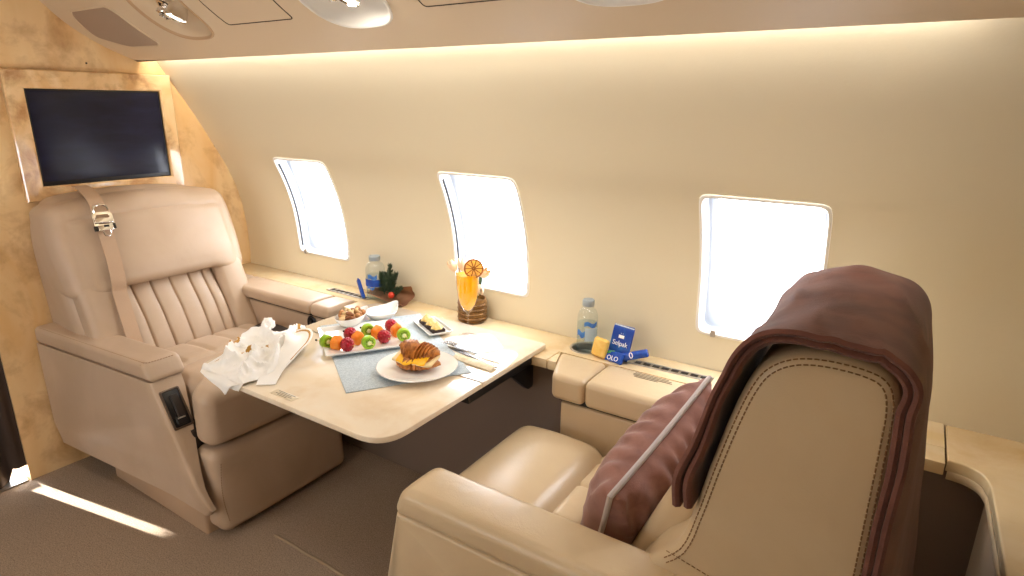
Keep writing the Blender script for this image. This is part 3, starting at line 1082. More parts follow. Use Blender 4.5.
# shoulder belt and buckle
P_ = [(-2.56, 1.03, 1.085), (-2.515, 1.028, 1.078)] + [(front_x(z) + .014 * max(0, 1 - ((z - .90) / .18) ** 2) * (1 if z > .75 else 0) + (.014 + .016 * sm(.95, .82, z) if z > .76 else .022), 1.022 - .03 * (1.08 - z) / .5, z) for z in (1.052, 1.02, .97, .93, .87, .81, .775, .74, .68, .62, .56, .50)]
P_ = catmull(P_, 4)
bm = B()
ws, ns = [], []
for i, p in enumerate(P_):
    t = (P_[min(i + 1, len(P_) - 1)] - P_[max(0, i - 1)]).normalized()
    w = V((0, 1, 0)); w = (w - t * w.dot(t)).normalized()
    ws.append(w * .0245); ns.append(w.cross(t).normalized())
    if ns[-1].x < 0: ns[-1] = -ns[-1]
ribbon(bm, [p + n_ * .012 for p, n_ in zip(P_, ns)], ws, ns, .0016)
obj('shoulder_belt', bm, mat('belt_webbing', 'C6A88C', .75, bump=.8, bscale=900), root)
k = min(range(len(P_)), key=lambda i: abs(P_[i].z - .985))
tb = (P_[k + 1] - P_[k - 1]).normalized(); wb = ws[k].normalized()
Rb = frame_mat(P_[k] + ns[k] * .021, wb, -tb)
if (Rb.to_3x3() @ V((0, 0, 1))).dot(ns[k]) < 0: Rb = frame_mat(P_[k] + ns[k] * .021, -wb, -tb)
bm = B()
rbox(bm, (0, .0, .0), (.062, .022, .013), .005, (2, 2, 1), 3)
o_ = roundrect(0, .0, .066, .062, .012); i_ = roundrect(0, .004, .044, .036, .008)
rows = [[bm.verts.new((x, y, z)) for x, y in q] for q, z in ((o_, -.004), (o_, .002), (i_, .002), (i_, -.004))]
grid_faces(bm, rows, closed_u=True, closed_v=True)
tube(bm, [(-.026, .03, 0), (-.02, .052, .002), (0, .058, .002), (.02, .052, .002), (.026, .03, 0)], .0045, 8)
rbox(bm, (0, -.028, .004), (.05, .02, .006), .003, (2, 1, 1), 2)
tube(bm, [(-.012, -.04, .003), (-.008, -.056, .003), (.008, -.056, .003), (.012, -.04, .003)], .003, 8)
bm.transform(Rb); bk_ = obj('buckle', bm, 'chrome', root)
bm = B(); rbox(bm, (.002, -.022, .0066), (.018, .008, .003), .002, (1, 1, 1), 2); rbox(bm, (-.03, -.028, -.001), (.012, .018, .008), .002, (1, 1, 1), 2); rbox(bm, (.03, -.022, -.001), (.01, .02, .008), .002, (1, 1, 1), 2); bm.transform(Rb); obj('buckle_slot', bm, 'black', bk_)
# lap belt end tucked in the gap by the wall
bm = B()
lp = catmull([(-2.13, 1.395, .535), (-2.06, 1.40, .545), (-1.98, 1.405, .542), (-1.90, 1.39, .532)], 5)
ribbon(bm, lp, [V((0, .022, .004))] * len(lp), [V((0, -.1, 1))] * len(lp), .002)
obj('lap_belt', bm, 'dark', root)

# ===== near seat, facing forward, draped with the blanket
root = thing('club_seat', (-.35, 1.18, 0), 'pale cream leather club seat seen from behind its arm, draped with a brown blanket', 'seat', 'leather club seats')
NS = root
NY0, NY1 = .920, 1.345
bprof = [(-.335, .50), (-.300, .60), (-.248, .66), (-.226, .74), (-.208, .83), (-.188, .92), (-.168, .99), (-.147, 1.03), (-.112, 1.056), (-.065, 1.066), (-.005, 1.062), (.024, 1.045), (.036, 1.01), (.038, .95), (.038, .80), (.038, .6), (.038, .30), (-.25, .30)]
bpoly = [(p.x, p.y) for p in catmull([(a, b, 0) for a, b in bprof], 4, True)]
bm = B()
def bP(a, b, c): return (a, c, b)
rows = []
r_ = .024
for i in range(7):
    ph = PI / 2 * i / 6
    rows.append([bm.verts.new((a, NY0 + r_ * (1 - math.cos(ph)) , b)) for a, b in inset2(bpoly, r_ * (1 - math.sin(ph)))])
for y in (1.05, 1.2, 1.3):
    rows.append([bm.verts.new((a, y, b)) for a, b in bpoly])
for i in range(7):
    ph = PI / 2 * (1 - i / 6)
    rows.append([bm.verts.new((a, NY1 - r_ * (1 - math.cos(ph)), b)) for a, b in inset2(bpoly, r_ * (1 - math.sin(ph)))])
grid_faces(bm, rows, closed_u=True)
ins = inset2(bpoly, r_)
cap = rows[0]
bm.faces.new(rows[-1])
# gently crowned side panel
cen = V((-.085, NY0 - .004, .72))
prev = cap
for s in (.85, .6, .3):
    cur_ = [bm.verts.new((cen.x + (v.co.x - cen.x) * s, NY0 - .004 * (1 - s), cen.z + (v.co.z - cen.z) * s)) for v in cap]
    grid_faces(bm, [prev, cur_], closed_u=True); prev = cur_
bm.faces.new(prev)
obj('backrest', bm, 'leather_cream', root)
# double stitching around the side panel
ip = [V((a, NY0 + r_ * (1 - math.sqrt(1 - (1 - .010 / r_) ** 2)) - .0006, b)) for a, b in inset2(bpoly, .010)]
ip2 = [V((a, NY0 + r_ * (1 - math.sqrt(1 - (1 - .018 / r_) ** 2)) - .0006, b)) for a, b in inset2(bpoly, .018)]
bm = B()
for L in (ip, ip2):
    seq = [p for p in L if p.z > .63]
    # order from the front foot up over the top and down the rear
    i0 = min(range(len(L)), key=lambda i: (L[i] - V((-.26, NY0, .63))).length)
    loop = [L[(i0 + j) % len(L)] for j in range(len(L))]
    if loop[3].z < loop[0].z: loop = [L[(i0 - j) % len(L)] for j in range(len(L))]
    dashes(bm, [p for p in loop[:58] if p.z > .60], .0012, .0065, .003)
dashes(bm, [(-.262, NY0 - .002, .645), (-.20, NY0 - .003, .632), (-.12, NY0 - .004, .615), (-.03, NY0 - .003, .595)], .0012, .0065, .003)
obj('back_stitching', bm, 'stitch', root)
# back front cushion with flutes (mostly behind the pillow)
def nf(p):
    p = V(p)
    if p.x < 0: p.x += .012 * max(gauss(p.y, c, .008) for c in (-.12, -.04, .04, .12))
    p.x += p.z * .42
    return p
bm = B(); rbox(bm, (-.30, 1.20, .60), (.08, .36, .26), .03, (3, 60, 6), 4, nf); obj('channel_pad', bm, 'leather_cream', root)
# seat: rounded front bolster and a fluted rear pad
def cf(p):
    p = V(p)
    if p.z > 0:
        p.z += .022 * (1 - (p.x / .15) ** 2) * (1 - (p.y / .25) ** 4)
    return p
bm = B(); rbox(bm, (-.735, 1.197, .415), (.30, .47, .15), .06, (12, 16, 4), 7, cf); obj('seat_bolster', bm, 'leather_cream', root)
def cf2(p):
    p = V(p)
    if p.z > 0:
        p.z -= .008 * max(gauss(p.y, c, .006) for c in (-.10, .05, .17))
        p.z -= .006 * gauss(p.x, -.075, .006)
    return p
bm = B(); rbox(bm, (-.44, 1.197, .405), (.34, .466, .135), .03, (40, 90, 3), 5, cf2); obj('seat_cushion', bm, 'leather_cream', root)
# aisle-side arm
def asid(x): return .8315 + .0 * x
poly = roundpoly([(-.22, .105), (-.90, .105), (-.925, .14), (-.842, .535), (-.20, .535)], [.01, .03, .02, .006, .006], 4)
poly = densify(poly, .05)
bm = B()
prism(bm, poly, .8345, .957, .012, .006, 4, lambda a, b, c: (a, c + .030 * sm(.22, .10, b) * (1 if c < .9 else 0), b))
obj('armrest_side', bm, 'leather_cream', root)
def pf(p):
    p = V(p)
    p.x += .016 * (p.z / .036) * (1 if p.x < -.25 else 0)
    if p.z > 0: p.z += .004 * (1 - (p.y / .07) ** 2)
    return p
bm = B(); rbox(bm, (-.512, .8975, .564), (.656, .134, .072), .026, (20, 6, 3), 6, pf); obj('arm_pad', bm, 'leather_cream', root)
bm = B()
l1 = [(-.822, .94, .585), (-.833, .90, .585), (-.828, .856, .585), (-.815, .8385, .586)] + [(x, .8365, .586) for x in [-.79 + .03 * i for i in range(20)]]
dashes(bm, l1, .0012, .0065, .003)
dashes(bm, [(x, y - .0045, z - .008) for x, y, z in l1], .0012, .0065, .003)
obj('arm_pad_stitching', bm, 'stitch', root)
bm = B(); prism(bm, roundpoly([(-.80, .92), (-.05, .92), (-.05, 1.40), (-.80, 1.40)], .02), 0, .34, 0, 0); obj('plinth', bm, 'dark', root)
def lf(p):
    p = V(p); p.x -= p.z * .08
    return p
bm = B(); rbox(bm, (-.86, 1.2, .19), (.11, .46, .30), .035, (3, 10, 6), 5, lf); obj('leg_rest', bm, 'leather_cream', root)

# ===== fixed leather armrest boxes along the wall
def console(label, y0, y1, zt, zb, segs, mname, body_x, body_y, slant=0.0):
    root = thing('side_console', ((segs[0] + segs[-1]) / 2, (y0 + y1) / 2, zb - .2), label, 'console', 'leather armrest boxes on the side wall')
    for a, b in zip(segs[:-1], segs[1:]):
        def f(p):
            p = V(p)
            if slant and a == segs[0] and p.x < 0: p.x -= slant * (p.y + (y1 - y0) / 2) / (y1 - y0)
            if p.z > 0: p.z += .003 * (1 - (p.y / .07) ** 2)
            return p
        bm = B(); rbox(bm, ((a + b) / 2, (y0 + y1) / 2, (zt + zb) / 2), (b - a - .003, y1 - y0, zt - zb), .018, (8, 4, 3), 5, f)
        obj('padded_lid', bm, mname, root)
    bm = B()
    rbox(bm, ((body_x[0] + body_x[1]) / 2, (body_y + y1) / 2 + .004, (zb - .008 + .28) / 2), (body_x[1] - body_x[0], y1 - body_y, zb - .008 - .28), .008, (6, 2, 4), 3)
    obj('side_panel', bm, mname, root)
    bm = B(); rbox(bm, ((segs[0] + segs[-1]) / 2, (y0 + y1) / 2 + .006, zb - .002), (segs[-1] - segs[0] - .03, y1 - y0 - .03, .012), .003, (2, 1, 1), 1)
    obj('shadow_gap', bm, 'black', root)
    return root
c1 = console('tan leather padded armrest box beside the far seat with a dark round socket', 1.462, 1.603, .655, .606, [-2.50, -2.405, -1.885, -1.765], 'leather', (-2.52, -1.78), 1.476)
bm = B()
lathe(bm, [(.021, 0), (.0225, .003), (.019, .005), (.016, .001), (.009, .0), (.008, .006), (.002, .007)], seg=24, cap0=False)
bm.transform(frame_mat(V((-1.885, 1.4755, .572)), V((1, 0, 0)), V((0, 0, 1))) @ Matrix.Scale(1.15, 4) @ Matrix.Scale(1.25, 4, V((0, 1, 0))))
obj('socket', bm, 'black', c1)
c2 = console('cream leather padded armrest box in two lids beside the near seat', 1.437, 1.603, .655, .575, [-.792, -.688, -.10], 'leather_cream', (-.768, -.10), 1.45, .062)
bm = B()
for i, (w, o_) in enumerate(((.10, 0), (.115, .0), (.115, 0), (.07, -.02))):
    rbox(bm, (-.54 + o_ + i * .004, 1.577 - i * .009, 0.6582), (w, .0022, .0006), .0002, (1, 1, 1), 1)
obj('printed_placard', bm, 'ink', c2)
# ------------------------------------------------------------------ folding table and everything on it
TZ = .667
root = thing('folding_table', (-1.285, 1.23, .62), 'pale glossy maple fold-out table between the two seats', 'table')
TB = root
tx0, tx1, ty0, ty1 = -1.668, -.904, .868, 1.606
bm = B()
prism(bm, roundpoly([(tx0, ty0), (tx1, ty0), (tx1, 1.2522), (tx0, 1.2522)], [.09, .085, .0005, .0005], 8), TZ - .0165, TZ, .003, .0025, 3)
obj('table_leaf', bm, 'table', root)
bm = B()
prism(bm, roundpoly([(tx0, 1.2538), (tx1, 1.2538), (tx1, ty1), (tx0, ty1)], [.0005, .0005, .015, .06], 8), TZ - .0165, TZ, .003, .0025, 3)
obj('table_leaf', bm, 'table', root)
bm = B()
rbox(bm, (-.975, 1.37, .634), (.125, .34, .028), .004, (2, 2, 1), 2)
obj('support_bracket', bm, 'black', root)
bm = B()
prism(bm, roundpoly([(1.42, .621), (1.56, .621), (1.56, .53), (1.53, .53)], .008), -.945, -.925, .002, .002, 2, lambda a, b, c: (c, a, b))
obj('gusset', bm, 'black', root)
bm = B()
rbox(bm, (-1.56, 1.37, .634), (.125, .34, .028), .004, (2, 2, 1), 2)
obj('support_bracket', bm, 'black', root)
bm = B()
rbox(bm, (-1.286, .9, TZ + .0004), (.088, .026, .0008), .0003, (1, 1, 1), 1, mi=0)
for i, w in enumerate((.066, .05, .062, .036)):
    rbox(bm, (-1.286, .9085 - .0056 * i, TZ + .0009), (w, .0018, .0003), .0001, (1, 1, 1), 1, mi=1)
obj('printed_placard', bm, ['label', 'ink'], root)

A0 = math.radians(-33.5)
def rotz(a, c): return Matrix.Translation(c) @ Matrix.Rotation(a, 4, 'Z')
# placemat
bm = B()
rbox(bm, (0, 0, 0), (.552, .350, .0022), .001, (40, 26, 1), 2, lambda p: (p.x, p.y, p.z + .0004 * math.sin(p.x * 30) * math.sin(p.y * 22)))
bm.transform(rotz(A0, (-1.295, 1.294, TZ + .0015)))
tag(obj('placemat', bm, 'mat', origin=(-1.295, 1.294, TZ)), 'blue grey woven placemat lying askew under the plates on the table', 'placemat')

def dish(bm, loops):
    rows = [[bm.verts.new((x, y, z)) for x, y in q] for q, z in loops]
    grid_faces(bm, rows, closed_u=True)
    bm.faces.new(rows[0]); bm.faces.new(rows[-1])
# square platter
def rectdish(name, c, w, h, ang, hh, label, cat, r=.006):
    bm = B()
    L = [(roundrect(0, 0, w * .80, h * .80, r), 0), (roundrect(0, 0, w * .84, h * .84, r), .001), (roundrect(0, 0, w - .002, h - .002, r), hh - .004), (roundrect(0, 0, w, h, r), hh - .002), (roundrect(0, 0, w - .001, h - .001, r), hh),
         (roundrect(0, 0, w - .006, h - .006, r), hh), (roundrect(0, 0, w * .86, h * .86, r), hh * .45), (roundrect(0, 0, w * .80, h * .80, r), hh * .36), (roundrect(0, 0, w * .3, h * .3, r), hh * .34)]
    dish(bm, L)
    bm.transform(rotz(ang, c))
    return tag(obj(name, bm, 'china', origin=c), label, cat)
PZ = TZ + .0028
rectdish('serving_platter', (-1.397, 1.293, PZ), .252, .272, math.radians(-34.5), .016, 'square white china platter holding four small fruit skewers', 'platter')
rectdish('appetizer_plate', (-1.287, 1.493, PZ + .0005), .165, .086, math.radians(-28), .014, 'narrow rectangular white plate holding three canapes behind the croissant', 'plate')

# round plate with the croissant
pc = V((-1.10, 1.207, PZ))
bm = B()
lathe(bm, [(.001, .004), (.055, .0), (.062, .001), (.09, .009), (.113, .017), (.1155, .0185), (.114, .0200), (.106, .0175), (.075, .0085), (.06, .0065), (.001, .006)], pc, 56, cap0=True, cap1=True)
tag(obj('dinner_plate', bm, 'china', origin=pc), 'round white china plate under the filled croissant', 'plate')

# teardrop bowls
def tear(c, L, W, zr, ang, tip, name, label):
    """pouring bowl: rounded body drawn out to a raised spout"""
    def out(s):
        q = []
        for i in range(40):
            t = 2 * PI * i / 40
            x = math.cos(t); y = math.sin(t)
            k = 1 + .35 * max(0, x) ** 6
            q.append((x * L / 2 * k * s, y * W / 2 * s * (1 - .30 * max(0, x) ** 2), max(0, x) ** 5))
        return q
    bm = B()
    rows = []
    for s, z, lift in ((.42, 0, 0), (.5, .001, 0), (.75, zr * .35, .2), (.93, zr * .75, .7), (1.0, zr, 1), (.985, zr + .0015, 1), (.955, zr, 1), (.88, zr * .75, .7), (.7, zr * .40, .25), (.45, zr * .2, 0), (.1, zr * .16, 0)):
        rows.append([bm.verts.new((x, y, z + tip * l * lift)) for x, y, l in out(s)])
    grid_faces(bm, rows, closed_u=True)
    bm.faces.new(rows[0]); bm.faces.new(rows[-1])
    bm.transform(rotz(ang, c))
    return tag(obj(name, bm, 'china', origin=c), label, 'bowl')
NB = V((-1.522, 1.352, PZ + .008))
tear(NB, .135, .088, .036, math.radians(100), .004, 'nut_bowl', 'small white teardrop bowl filled with mixed nuts beside the fruit platter')
tear((-1.496, 1.470, PZ), .130, .108, .032, math.radians(96), .012, 'sauce_bowl', 'empty white pouring bowl with a pointed lip behind the nut bowl')

# nuts, one by one
def ball(bm, r, sq=(1, 1, 1), seed=0, rough=.08, n=(9, 12)):
    rows = []
    for i in range(1, n[0]):
        ph = PI * i / n[0]
        row = []
        for j in range(n[1]):
            th = 2 * PI * j / n[1]
            d = V((math.sin(ph) * math.cos(th), math.sin(ph) * math.sin(th), math.cos(ph)))
            k = r * (1 + rough * noise.noise(d * 2.2 + V((seed, 0, 0))))
            row.append(bm.verts.new((d.x * k * sq[0], d.y * k * sq[1], d.z * k * sq[2])))
        rows.append(row)
    grid_faces(bm, rows, closed_u=True)
    a = bm.verts.new((0, 0, r * sq[2])); b = bm.verts.new((0, 0, -r * sq[2]))
    for j in range(n[1]):
        k = (j + 1) % n[1]
        bm.faces.new((a, rows[0][k], rows[0][j])); bm.faces.new((b, rows[-1][j], rows[-1][k]))
protos = []
for i, (nm, mt, sq) in enumerate((('hazelnut', 'nut', (1, 1, 1.05)), ('almond', 'almond', (1.45, .9, .6)), ('cashew', 'cashew', (1.3, .7, .7)))):
    bm = B(); ball(bm, .0095, sq, i * 5.3, .15)
    if nm == 'cashew':
        for v in bm.verts: v.co.y += 55 * v.co.x ** 2 - .003
    me = bpy.data.meshes.new(nm)
    bmesh.ops.recalc_face_normals(bm, faces=bm.faces)
    bm.to_mesh(me); bm.free(); me.materials.append(M[mt])
    for p in me.polygons: p.use_smooth = True
    protos.append((nm, me))
rnd = random.Random(4)
NL = {'hazelnut': 'round golden brown nut in the small white nut bowl', 'almond': 'flat dark brown almond in the small white nut bowl', 'cashew': 'pale curved cashew in the small white nut bowl'}
ca, sa = math.cos(math.radians(100)), math.sin(math.radians(100))
for layer, (rr_, zz_) in enumerate(((.72, .028), (.86, .038), (.62, .048))):
    cnt = (12, 18, 9)[layer]
    for i in range(cnt):
        rad = rr_ * math.sqrt((i + .5) / cnt); th = i * 2.39996 + layer
        x, y = .062 * rad * math.cos(th), .040 * rad * math.sin(th)
        nm, me = protos[rnd.choice((0, 0, 1, 2, 0, 2))]
        o = bpy.data.objects.new(nm, me); COL.objects.link(o)
        o.location = (NB.x + x * ca - y * sa, NB.y + x * sa + y * ca, NB.z + zz_ + rnd.uniform(-.001, .002))
        o.rotation_euler = (rnd.uniform(-.5, .5), rnd.uniform(-.5, .5), rnd.uniform(0, 6))
        tag(o, NL[nm], 'nut', {'hazelnut': 'round nuts in the bowl', 'almond': 'almonds in the bowl', 'cashew': 'cashews in the bowl'}[nm])

# fruit skewers
def kiwi(bm_root, c, ax, r=.0208, th=.021):
    Z = V(ax).normalized(); X = Z.cross(V((0, 0, 1))).normalized(); Y = Z.cross(X)
    R = Matrix((X, Y, Z)).transposed().to_4x4()
    T = Matrix.Translation(c) @ R
    bm = B()
    lathe(bm, [(.001, -th / 2), (r * .4, -th / 2), (r * .9, -th / 2), (r, -th * .38), (r * 1.02, 0), (r, th * .38), (r * .9, th / 2), (r * .4, th / 2), (.001, th / 2)], seg=28, cap0=True, cap1=True)
    bm.transform(T); k = obj('kiwi_slice', bm, 'kiwi', bm_root)
    bm = B()
    for s in (-1, 1):
        lathe(bm, [(.001, s * th * .53), (r * .26, s * th * .53), (r * .32, s * th * .5)], seg=16, cap0=True, cap1=True)
    bm.transform(T); obj('core', bm, 'kiwicore', k)
    bm = B()
    for s in (-1, 1):
        for i in range(16):
            a = 2 * PI * i / 16; q = r * (.48 if i % 2 else .56)
            rbox(bm, (q * math.cos(a), q * math.sin(a), s * th * .51), (.0028, .0028, .0012), .0005, (1, 1, 1), 1)
    bm.transform(T); obj('seeds', bm, 'seed', k)
def melon(root, c, ang):
    bm = B()
    rbox(bm, (0, 0, 0), (.035, .036, .033), .009, (3, 3, 3), 4, lambda p: (p.x * (1 - .12 * p.z / .015), p.y * (1 - .2 * max(0, p.z) / .017), p.z + .003 * math.sin(p.y * 90)))
    bm.transform(Matrix.Translation(c) @ Matrix.Rotation(ang, 4, 'Z') @ Matrix.Rotation(.25, 4, 'X'))
    obj('orange_chunk', bm, 'orange', root)
def rasp(root, c, r=.0205):
    bm = B()
    n = 70
    pts = []
    for i in range(n):
        z = 1 - 2 * (i + .5) / n; q = math.sqrt(1 - z * z); a = i * 2.39996
        pts.append(V((q * math.cos(a), q * math.sin(a), z)))
    for i in range(25):
        ph = PI * i / 24
    rows = []
    NP, NT = 22, 36
    for i in range(1, NP):
        ph = PI * i / NP; row = []
        for j in range(NT):
            t = 2 * PI * j / NT
            d = V((math.sin(ph) * math.cos(t), math.sin(ph) * math.sin(t), math.cos(ph)))
            m_ = max(d.dot(p) for p in pts)
            k = r * (.90 + .16 * max(0, 1 - (math.acos(min(1, m_)) / .24) ** 2))
            row.append(bm.verts.new((d.x * k, d.y * k, d.z * k * 1.05)))
        rows.append(row)
    grid_faces(bm, rows, closed_u=True); bm.faces.new(rows[0]); bm.faces.new(rows[-1])
    bm.transform(Matrix.Translation(c))
    obj('raspberry', bm, 'rasp', root)
FZ = PZ + .006 + .0196
SK = [('KOR', [(-1.436, 1.170), (-1.404, 1.182), (-1.364, 1.188)], 'fruit skewer nearest the napkin, kiwi at its left end and raspberry at its right'),
      ('ROK', [(-1.424, 1.256), (-1.380, 1.246), (-1.325, 1.238)], 'front middle fruit skewer, raspberry at its left end and kiwi at its right'),
      ('KOR', [(-1.404, 1.312), (-1.368, 1.318), (-1.320, 1.300)], 'second fruit skewer from the canape plate, large raspberry at its right end'),
      ('ROK', [(-1.372, 1.386), (-1.330, 1.366), (-1.282, 1.348)], 'fruit skewer nearest the canape plate, kiwi at its right end')]
for seq, ps, lab in SK:
    mid = V((ps[1][0], ps[1][1], FZ))
    root = thing('fruit_skewer', mid, lab, 'fruit skewer', 'small fruit skewers on the white platter')
    a, b = V((*ps[0], FZ)), V((*ps[2], FZ))
    ax = (b - a).normalized()
    bm = B(); tube(bm, [a - ax * .036, mid, b + ax * .026], .0014, 6); obj('stick', bm, 'cream', root)
    bm = B(); ball(bm, .0036, (1.4, 1, 1)); bm.transform(Matrix.Translation(a - ax * .037)); obj('bead', bm, 'black', root)
    for ch, p in zip(seq, ps):
        c = V((*p, FZ))
        if ch == 'K': kiwi(root, c + V((0, 0, .001)), ax + V((.15, -.35, 0)))
        elif ch == 'O': melon(root, c + V((0, 0, .001)), math.atan2(ax.y, ax.x))
        else: rasp(root, c + V((0, 0, .001)))

# canapes
for i, (x, y) in enumerate(((-1.325, 1.511), (-1.286, 1.491), (-1.246, 1.470))):
    z0 = PZ + .006
    root = thing('canape', (x, y, z0), ['canape at the back end of the narrow plate', 'middle canape of the three on the narrow plate', 'canape at the front end of the narrow plate, nearest the cutlery'][i], 'canape', 'canapes on the narrow plate')
    bm = B(); rbox(bm, (0, 0, .007), (.040, .046, .014), .005, (3, 3, 1), 3); bm.transform(rotz(math.radians(-28), (x, y, z0))); obj('bread_base', bm, 'rye', root)
    bm = B()
    rows = []
    for k in range(9):
        t = k / 8
        r_ = (.019 - .017 * t ** 1.3)
        rows.append([bm.verts.new((r_ * (1 + .12 * math.cos(6 * (2 * PI * j / 24) + t * 5)) * math.cos(2 * PI * j / 24), r_ * 1.1 * (1 + .12 * math.cos(6 * (2 * PI * j / 24) + t * 5)) * math.sin(2 * PI * j / 24), .0135 + .021 * t)) for j in range(24)])
    grid_faces(bm, rows, closed_u=True); bm.faces.new(rows[0]); bm.faces.new(rows[-1])
    bm.transform(Matrix.Translation((x, y, z0))); obj('piped_topping', bm, 'cream', root)

# croissant
root = thing('filled_croissant', (pc.x, pc.y, PZ + .0075), 'golden croissant split and filled with yellow egg on the round white plate', 'croissant')
CS = Matrix.Translation((-1.105, 1.208, PZ + .0085)) @ Matrix.Scale(.84, 4) @ Matrix.Translation((1.105, -1.208, -PZ - .0085))
def crois(bm, L, R, bend, flat_lo, ridge, seed, nseg=5.4):
    NT, NS = 150, 30
    rows = []
    for i in range(NT + 1):
        t = -1 + 2 * i / NT
        env = max(.02, 1 - abs(t) ** 2.6) ** .62
        seg = (abs(t) * nseg + .12 * noise.noise(V((t * 3, 0, seed)))) % 1.0
        r = R * env * (1 + ridge * (seg - .5) * (1 if abs(t) < .97 else 0))
        x = t * L
        y0 = bend * t * t
        row = []
        for j in range(NS):
            a = 2 * PI * j / NS
            cy, cz = math.cos(a), math.sin(a)
            if cz < 0: cz *= flat_lo
            k = 1 + .03 * noise.noise(V((x * 40, cy * 2, cz * 2 + seed)))
            row.append(bm.verts.new((x + .006 * (cy) * (1 if t > 0 else -1), y0 + r * cy * 1.15 * k, r * cz * k)))
        rows.append(row)
    grid_faces(bm, rows, closed_u=True); bm.faces.new(rows[0]); bm.faces.new(rows[-1])
cz_ = PZ + .0085
CA = math.radians(14)
bm = B(); crois(bm, .083, .040, .018, .40, .16, 1.0)
bm.transform(Matrix.Translation((-1.108, 1.203, cz_ + .015)) @ Matrix.Rotation(CA, 4, 'Z') @ Matrix.Scale(.78, 4, V((0, 0, 1))))
bm.transform(CS); obj('lower_half', bm, 'crust', root)
bm = B()
rbox(bm, (0, 0, 0), (.108, .064, .005), .0024, (16, 8, 1), 3, lambda p: (p.x, p.y + 2.6 * p.x ** 2 + .004 * math.sin(p.x * 110), p.z + .003 * math.sin(p.x * 60) - .25 * max(0, -p.y - .018)))
bm.transform(Matrix.Translation((-1.104, 1.191, cz_ + .041)) @ Matrix.Rotation(CA, 4, 'Z') @ Matrix.Rotation(math.radians(14), 4, 'X'))
bm.transform(CS); obj('egg_filling', bm, 'egg', root)
bm = B()
rbox(bm, (0, 0, 0), (.15, .072, .010), .005, (12, 6, 1), 3, lambda p: (p.x, p.y + 2.6 * p.x ** 2, p.z + .003 * math.sin(p.x * 80)))
bm.transform(Matrix.Translation((-1.106, 1.200, cz_ + .032)) @ Matrix.Rotation(CA, 4, 'Z') @ Matrix.Rotation(math.radians(8), 4, 'X'))
bm.transform(CS); obj('crumb', bm, 'crumb', root)
bm = B(); crois(bm, .072, .036, .012, .35, .26, 7.0, 6.4)
bm.transform(Matrix.Translation((-1.110, 1.222, cz_ + .047)) @ Matrix.Rotation(CA, 4, 'Z') @ Matrix.Rotation(math.radians(24), 4, 'X') @ Matrix.Rotation(math.radians(6), 4, 'Y'))
bm.transform(CS); obj('upper_half', bm, 'crust', root)

# cutlery: fork and knife lying together, handles to the right
def lay(c, a, b):
    return None
root = thing('dinner_fork', (-1.06, 1.40, TZ + .004), 'steel fork lying on the table beside the narrow canape plate', 'fork')
a, b = V((-.946, 1.398, TZ + .006)), V((-1.172, 1.408, TZ + .006))
d = (b - a).normalized(); s_ = V((-d.y, d.x, 0))
bm = B()
hp = [a, a + d * .03, a + d * .08, a + d * .125]
ribbon(bm, hp, [s_ * w for w in (.0042, .0048, .0036, .0024)], [V((0, 0, 1))] * 4, .0012); obj('handle', bm, 'cutlery', root)
bm = B()
hp = [a + d * .123, a + d * .14, a + d * .155, a + d * .172]
ribbon(bm, [p + V((0, 0, .002 * i)) for i, p in enumerate(hp)], [s_ * w for w in (.0026, .008, .0115, .0115)], [V((0, 0, 1))] * 4, .001)
for q in (-.0095, -.0032, .0032, .0095):
    tube(bm, [a + d * .170 + s_ * q + V((0, 0, .006)), a + d * .20 + s_ * q + V((0, 0, .008)), a + d * .222 + s_ * q + V((0, 0, .005))], [.0017, .0015, .0008], 5)
obj('tines', bm, 'cutlery', root)
root = thing('table_knife', (-1.03, 1.375, TZ + .003), 'steel knife lying on the table, crossing under the fork', 'knife')
a, b = V((-.941, 1.358, TZ + .005)), V((-1.150, 1.402, TZ + .003))
d = (b - a).normalized(); s_ = V((-d.y, d.x, 0))
bm = B(); ribbon(bm, [a, a + d * .03, a + d * .07, a + d * .10], [s_ * w for w in (.005, .0052, .0042, .0036)], [V((0, 0, 1))] * 4, .0017); obj('handle', bm, 'cutlery', root)
bm = B(); ribbon(bm, [a + d * .099, a + d * .115, a + d * .16, a + d * .19, a + d * .208], [s_ * w for w in (.0036, .008, .009, .0075, .002)], [V((0, 0, 1))] * 5, .0007); obj('blade', bm, 'cutlery', root)

# paper bits and lace under the glass
def strip(name, pts, w, label, cat, mt, th=.004):
    def fn(u, v):
        k = u * (len(pts) - 1); i = min(int(k), len(pts) - 2); p = V(pts[i]).lerp(V(pts[i + 1]), k - i)
        dd = (V(pts[-1]) - V(pts[0])).normalized(); n_ = V((-dd.y, dd.x, 0))
        return p + n_ * (v - .5) * w * (1 - .25 * abs(2 * u - 1) ** 3) + V((0, 0, .006 * math.sin(v * PI) + .0015 * noise.noise(V((u * 6, v * 3, len(name))))))
    bm = B(); sheet(bm, fn, 24, 8, th)
    tag(obj(name, bm, mt, origin=V(pts[0]).lerp(V(pts[-1]), .5)), label, cat)
strip('paper_sleeve', [(-1.075, 1.352, TZ + .003), (-1.0, 1.345, TZ + .003), (-.925, 1.338, TZ + .003)], .036, 'cream paper cutlery sleeve lying flat in front of the knife', 'paper', 'paper')
strip('paper_twist', [(-1.235, 1.372, TZ + .004), (-1.19, 1.352, TZ + .004), (-1.145, 1.345, TZ + .004)], .034, 'small crumpled cream paper piece between platter and croissant plate', 'paper', 'paper')
bm = B()
N = 96
rows = []
for s, z in ((0.02, .0016), (.5, .0016), (.85, .0018), (.97, .0014), (1.0, .0004), (.9, 0), (.02, 0)):
    row = []
    for i in range(N):
        t = 2 * PI * i / N
        x, y = sup(t, .082, .082, 5)
        k = s * (1 + (.035 * abs(math.sin(t * 14)) if s > .9 else 0))
        row.append(bm.verts.new((x * k, y * k, z)))
    rows.append(row)
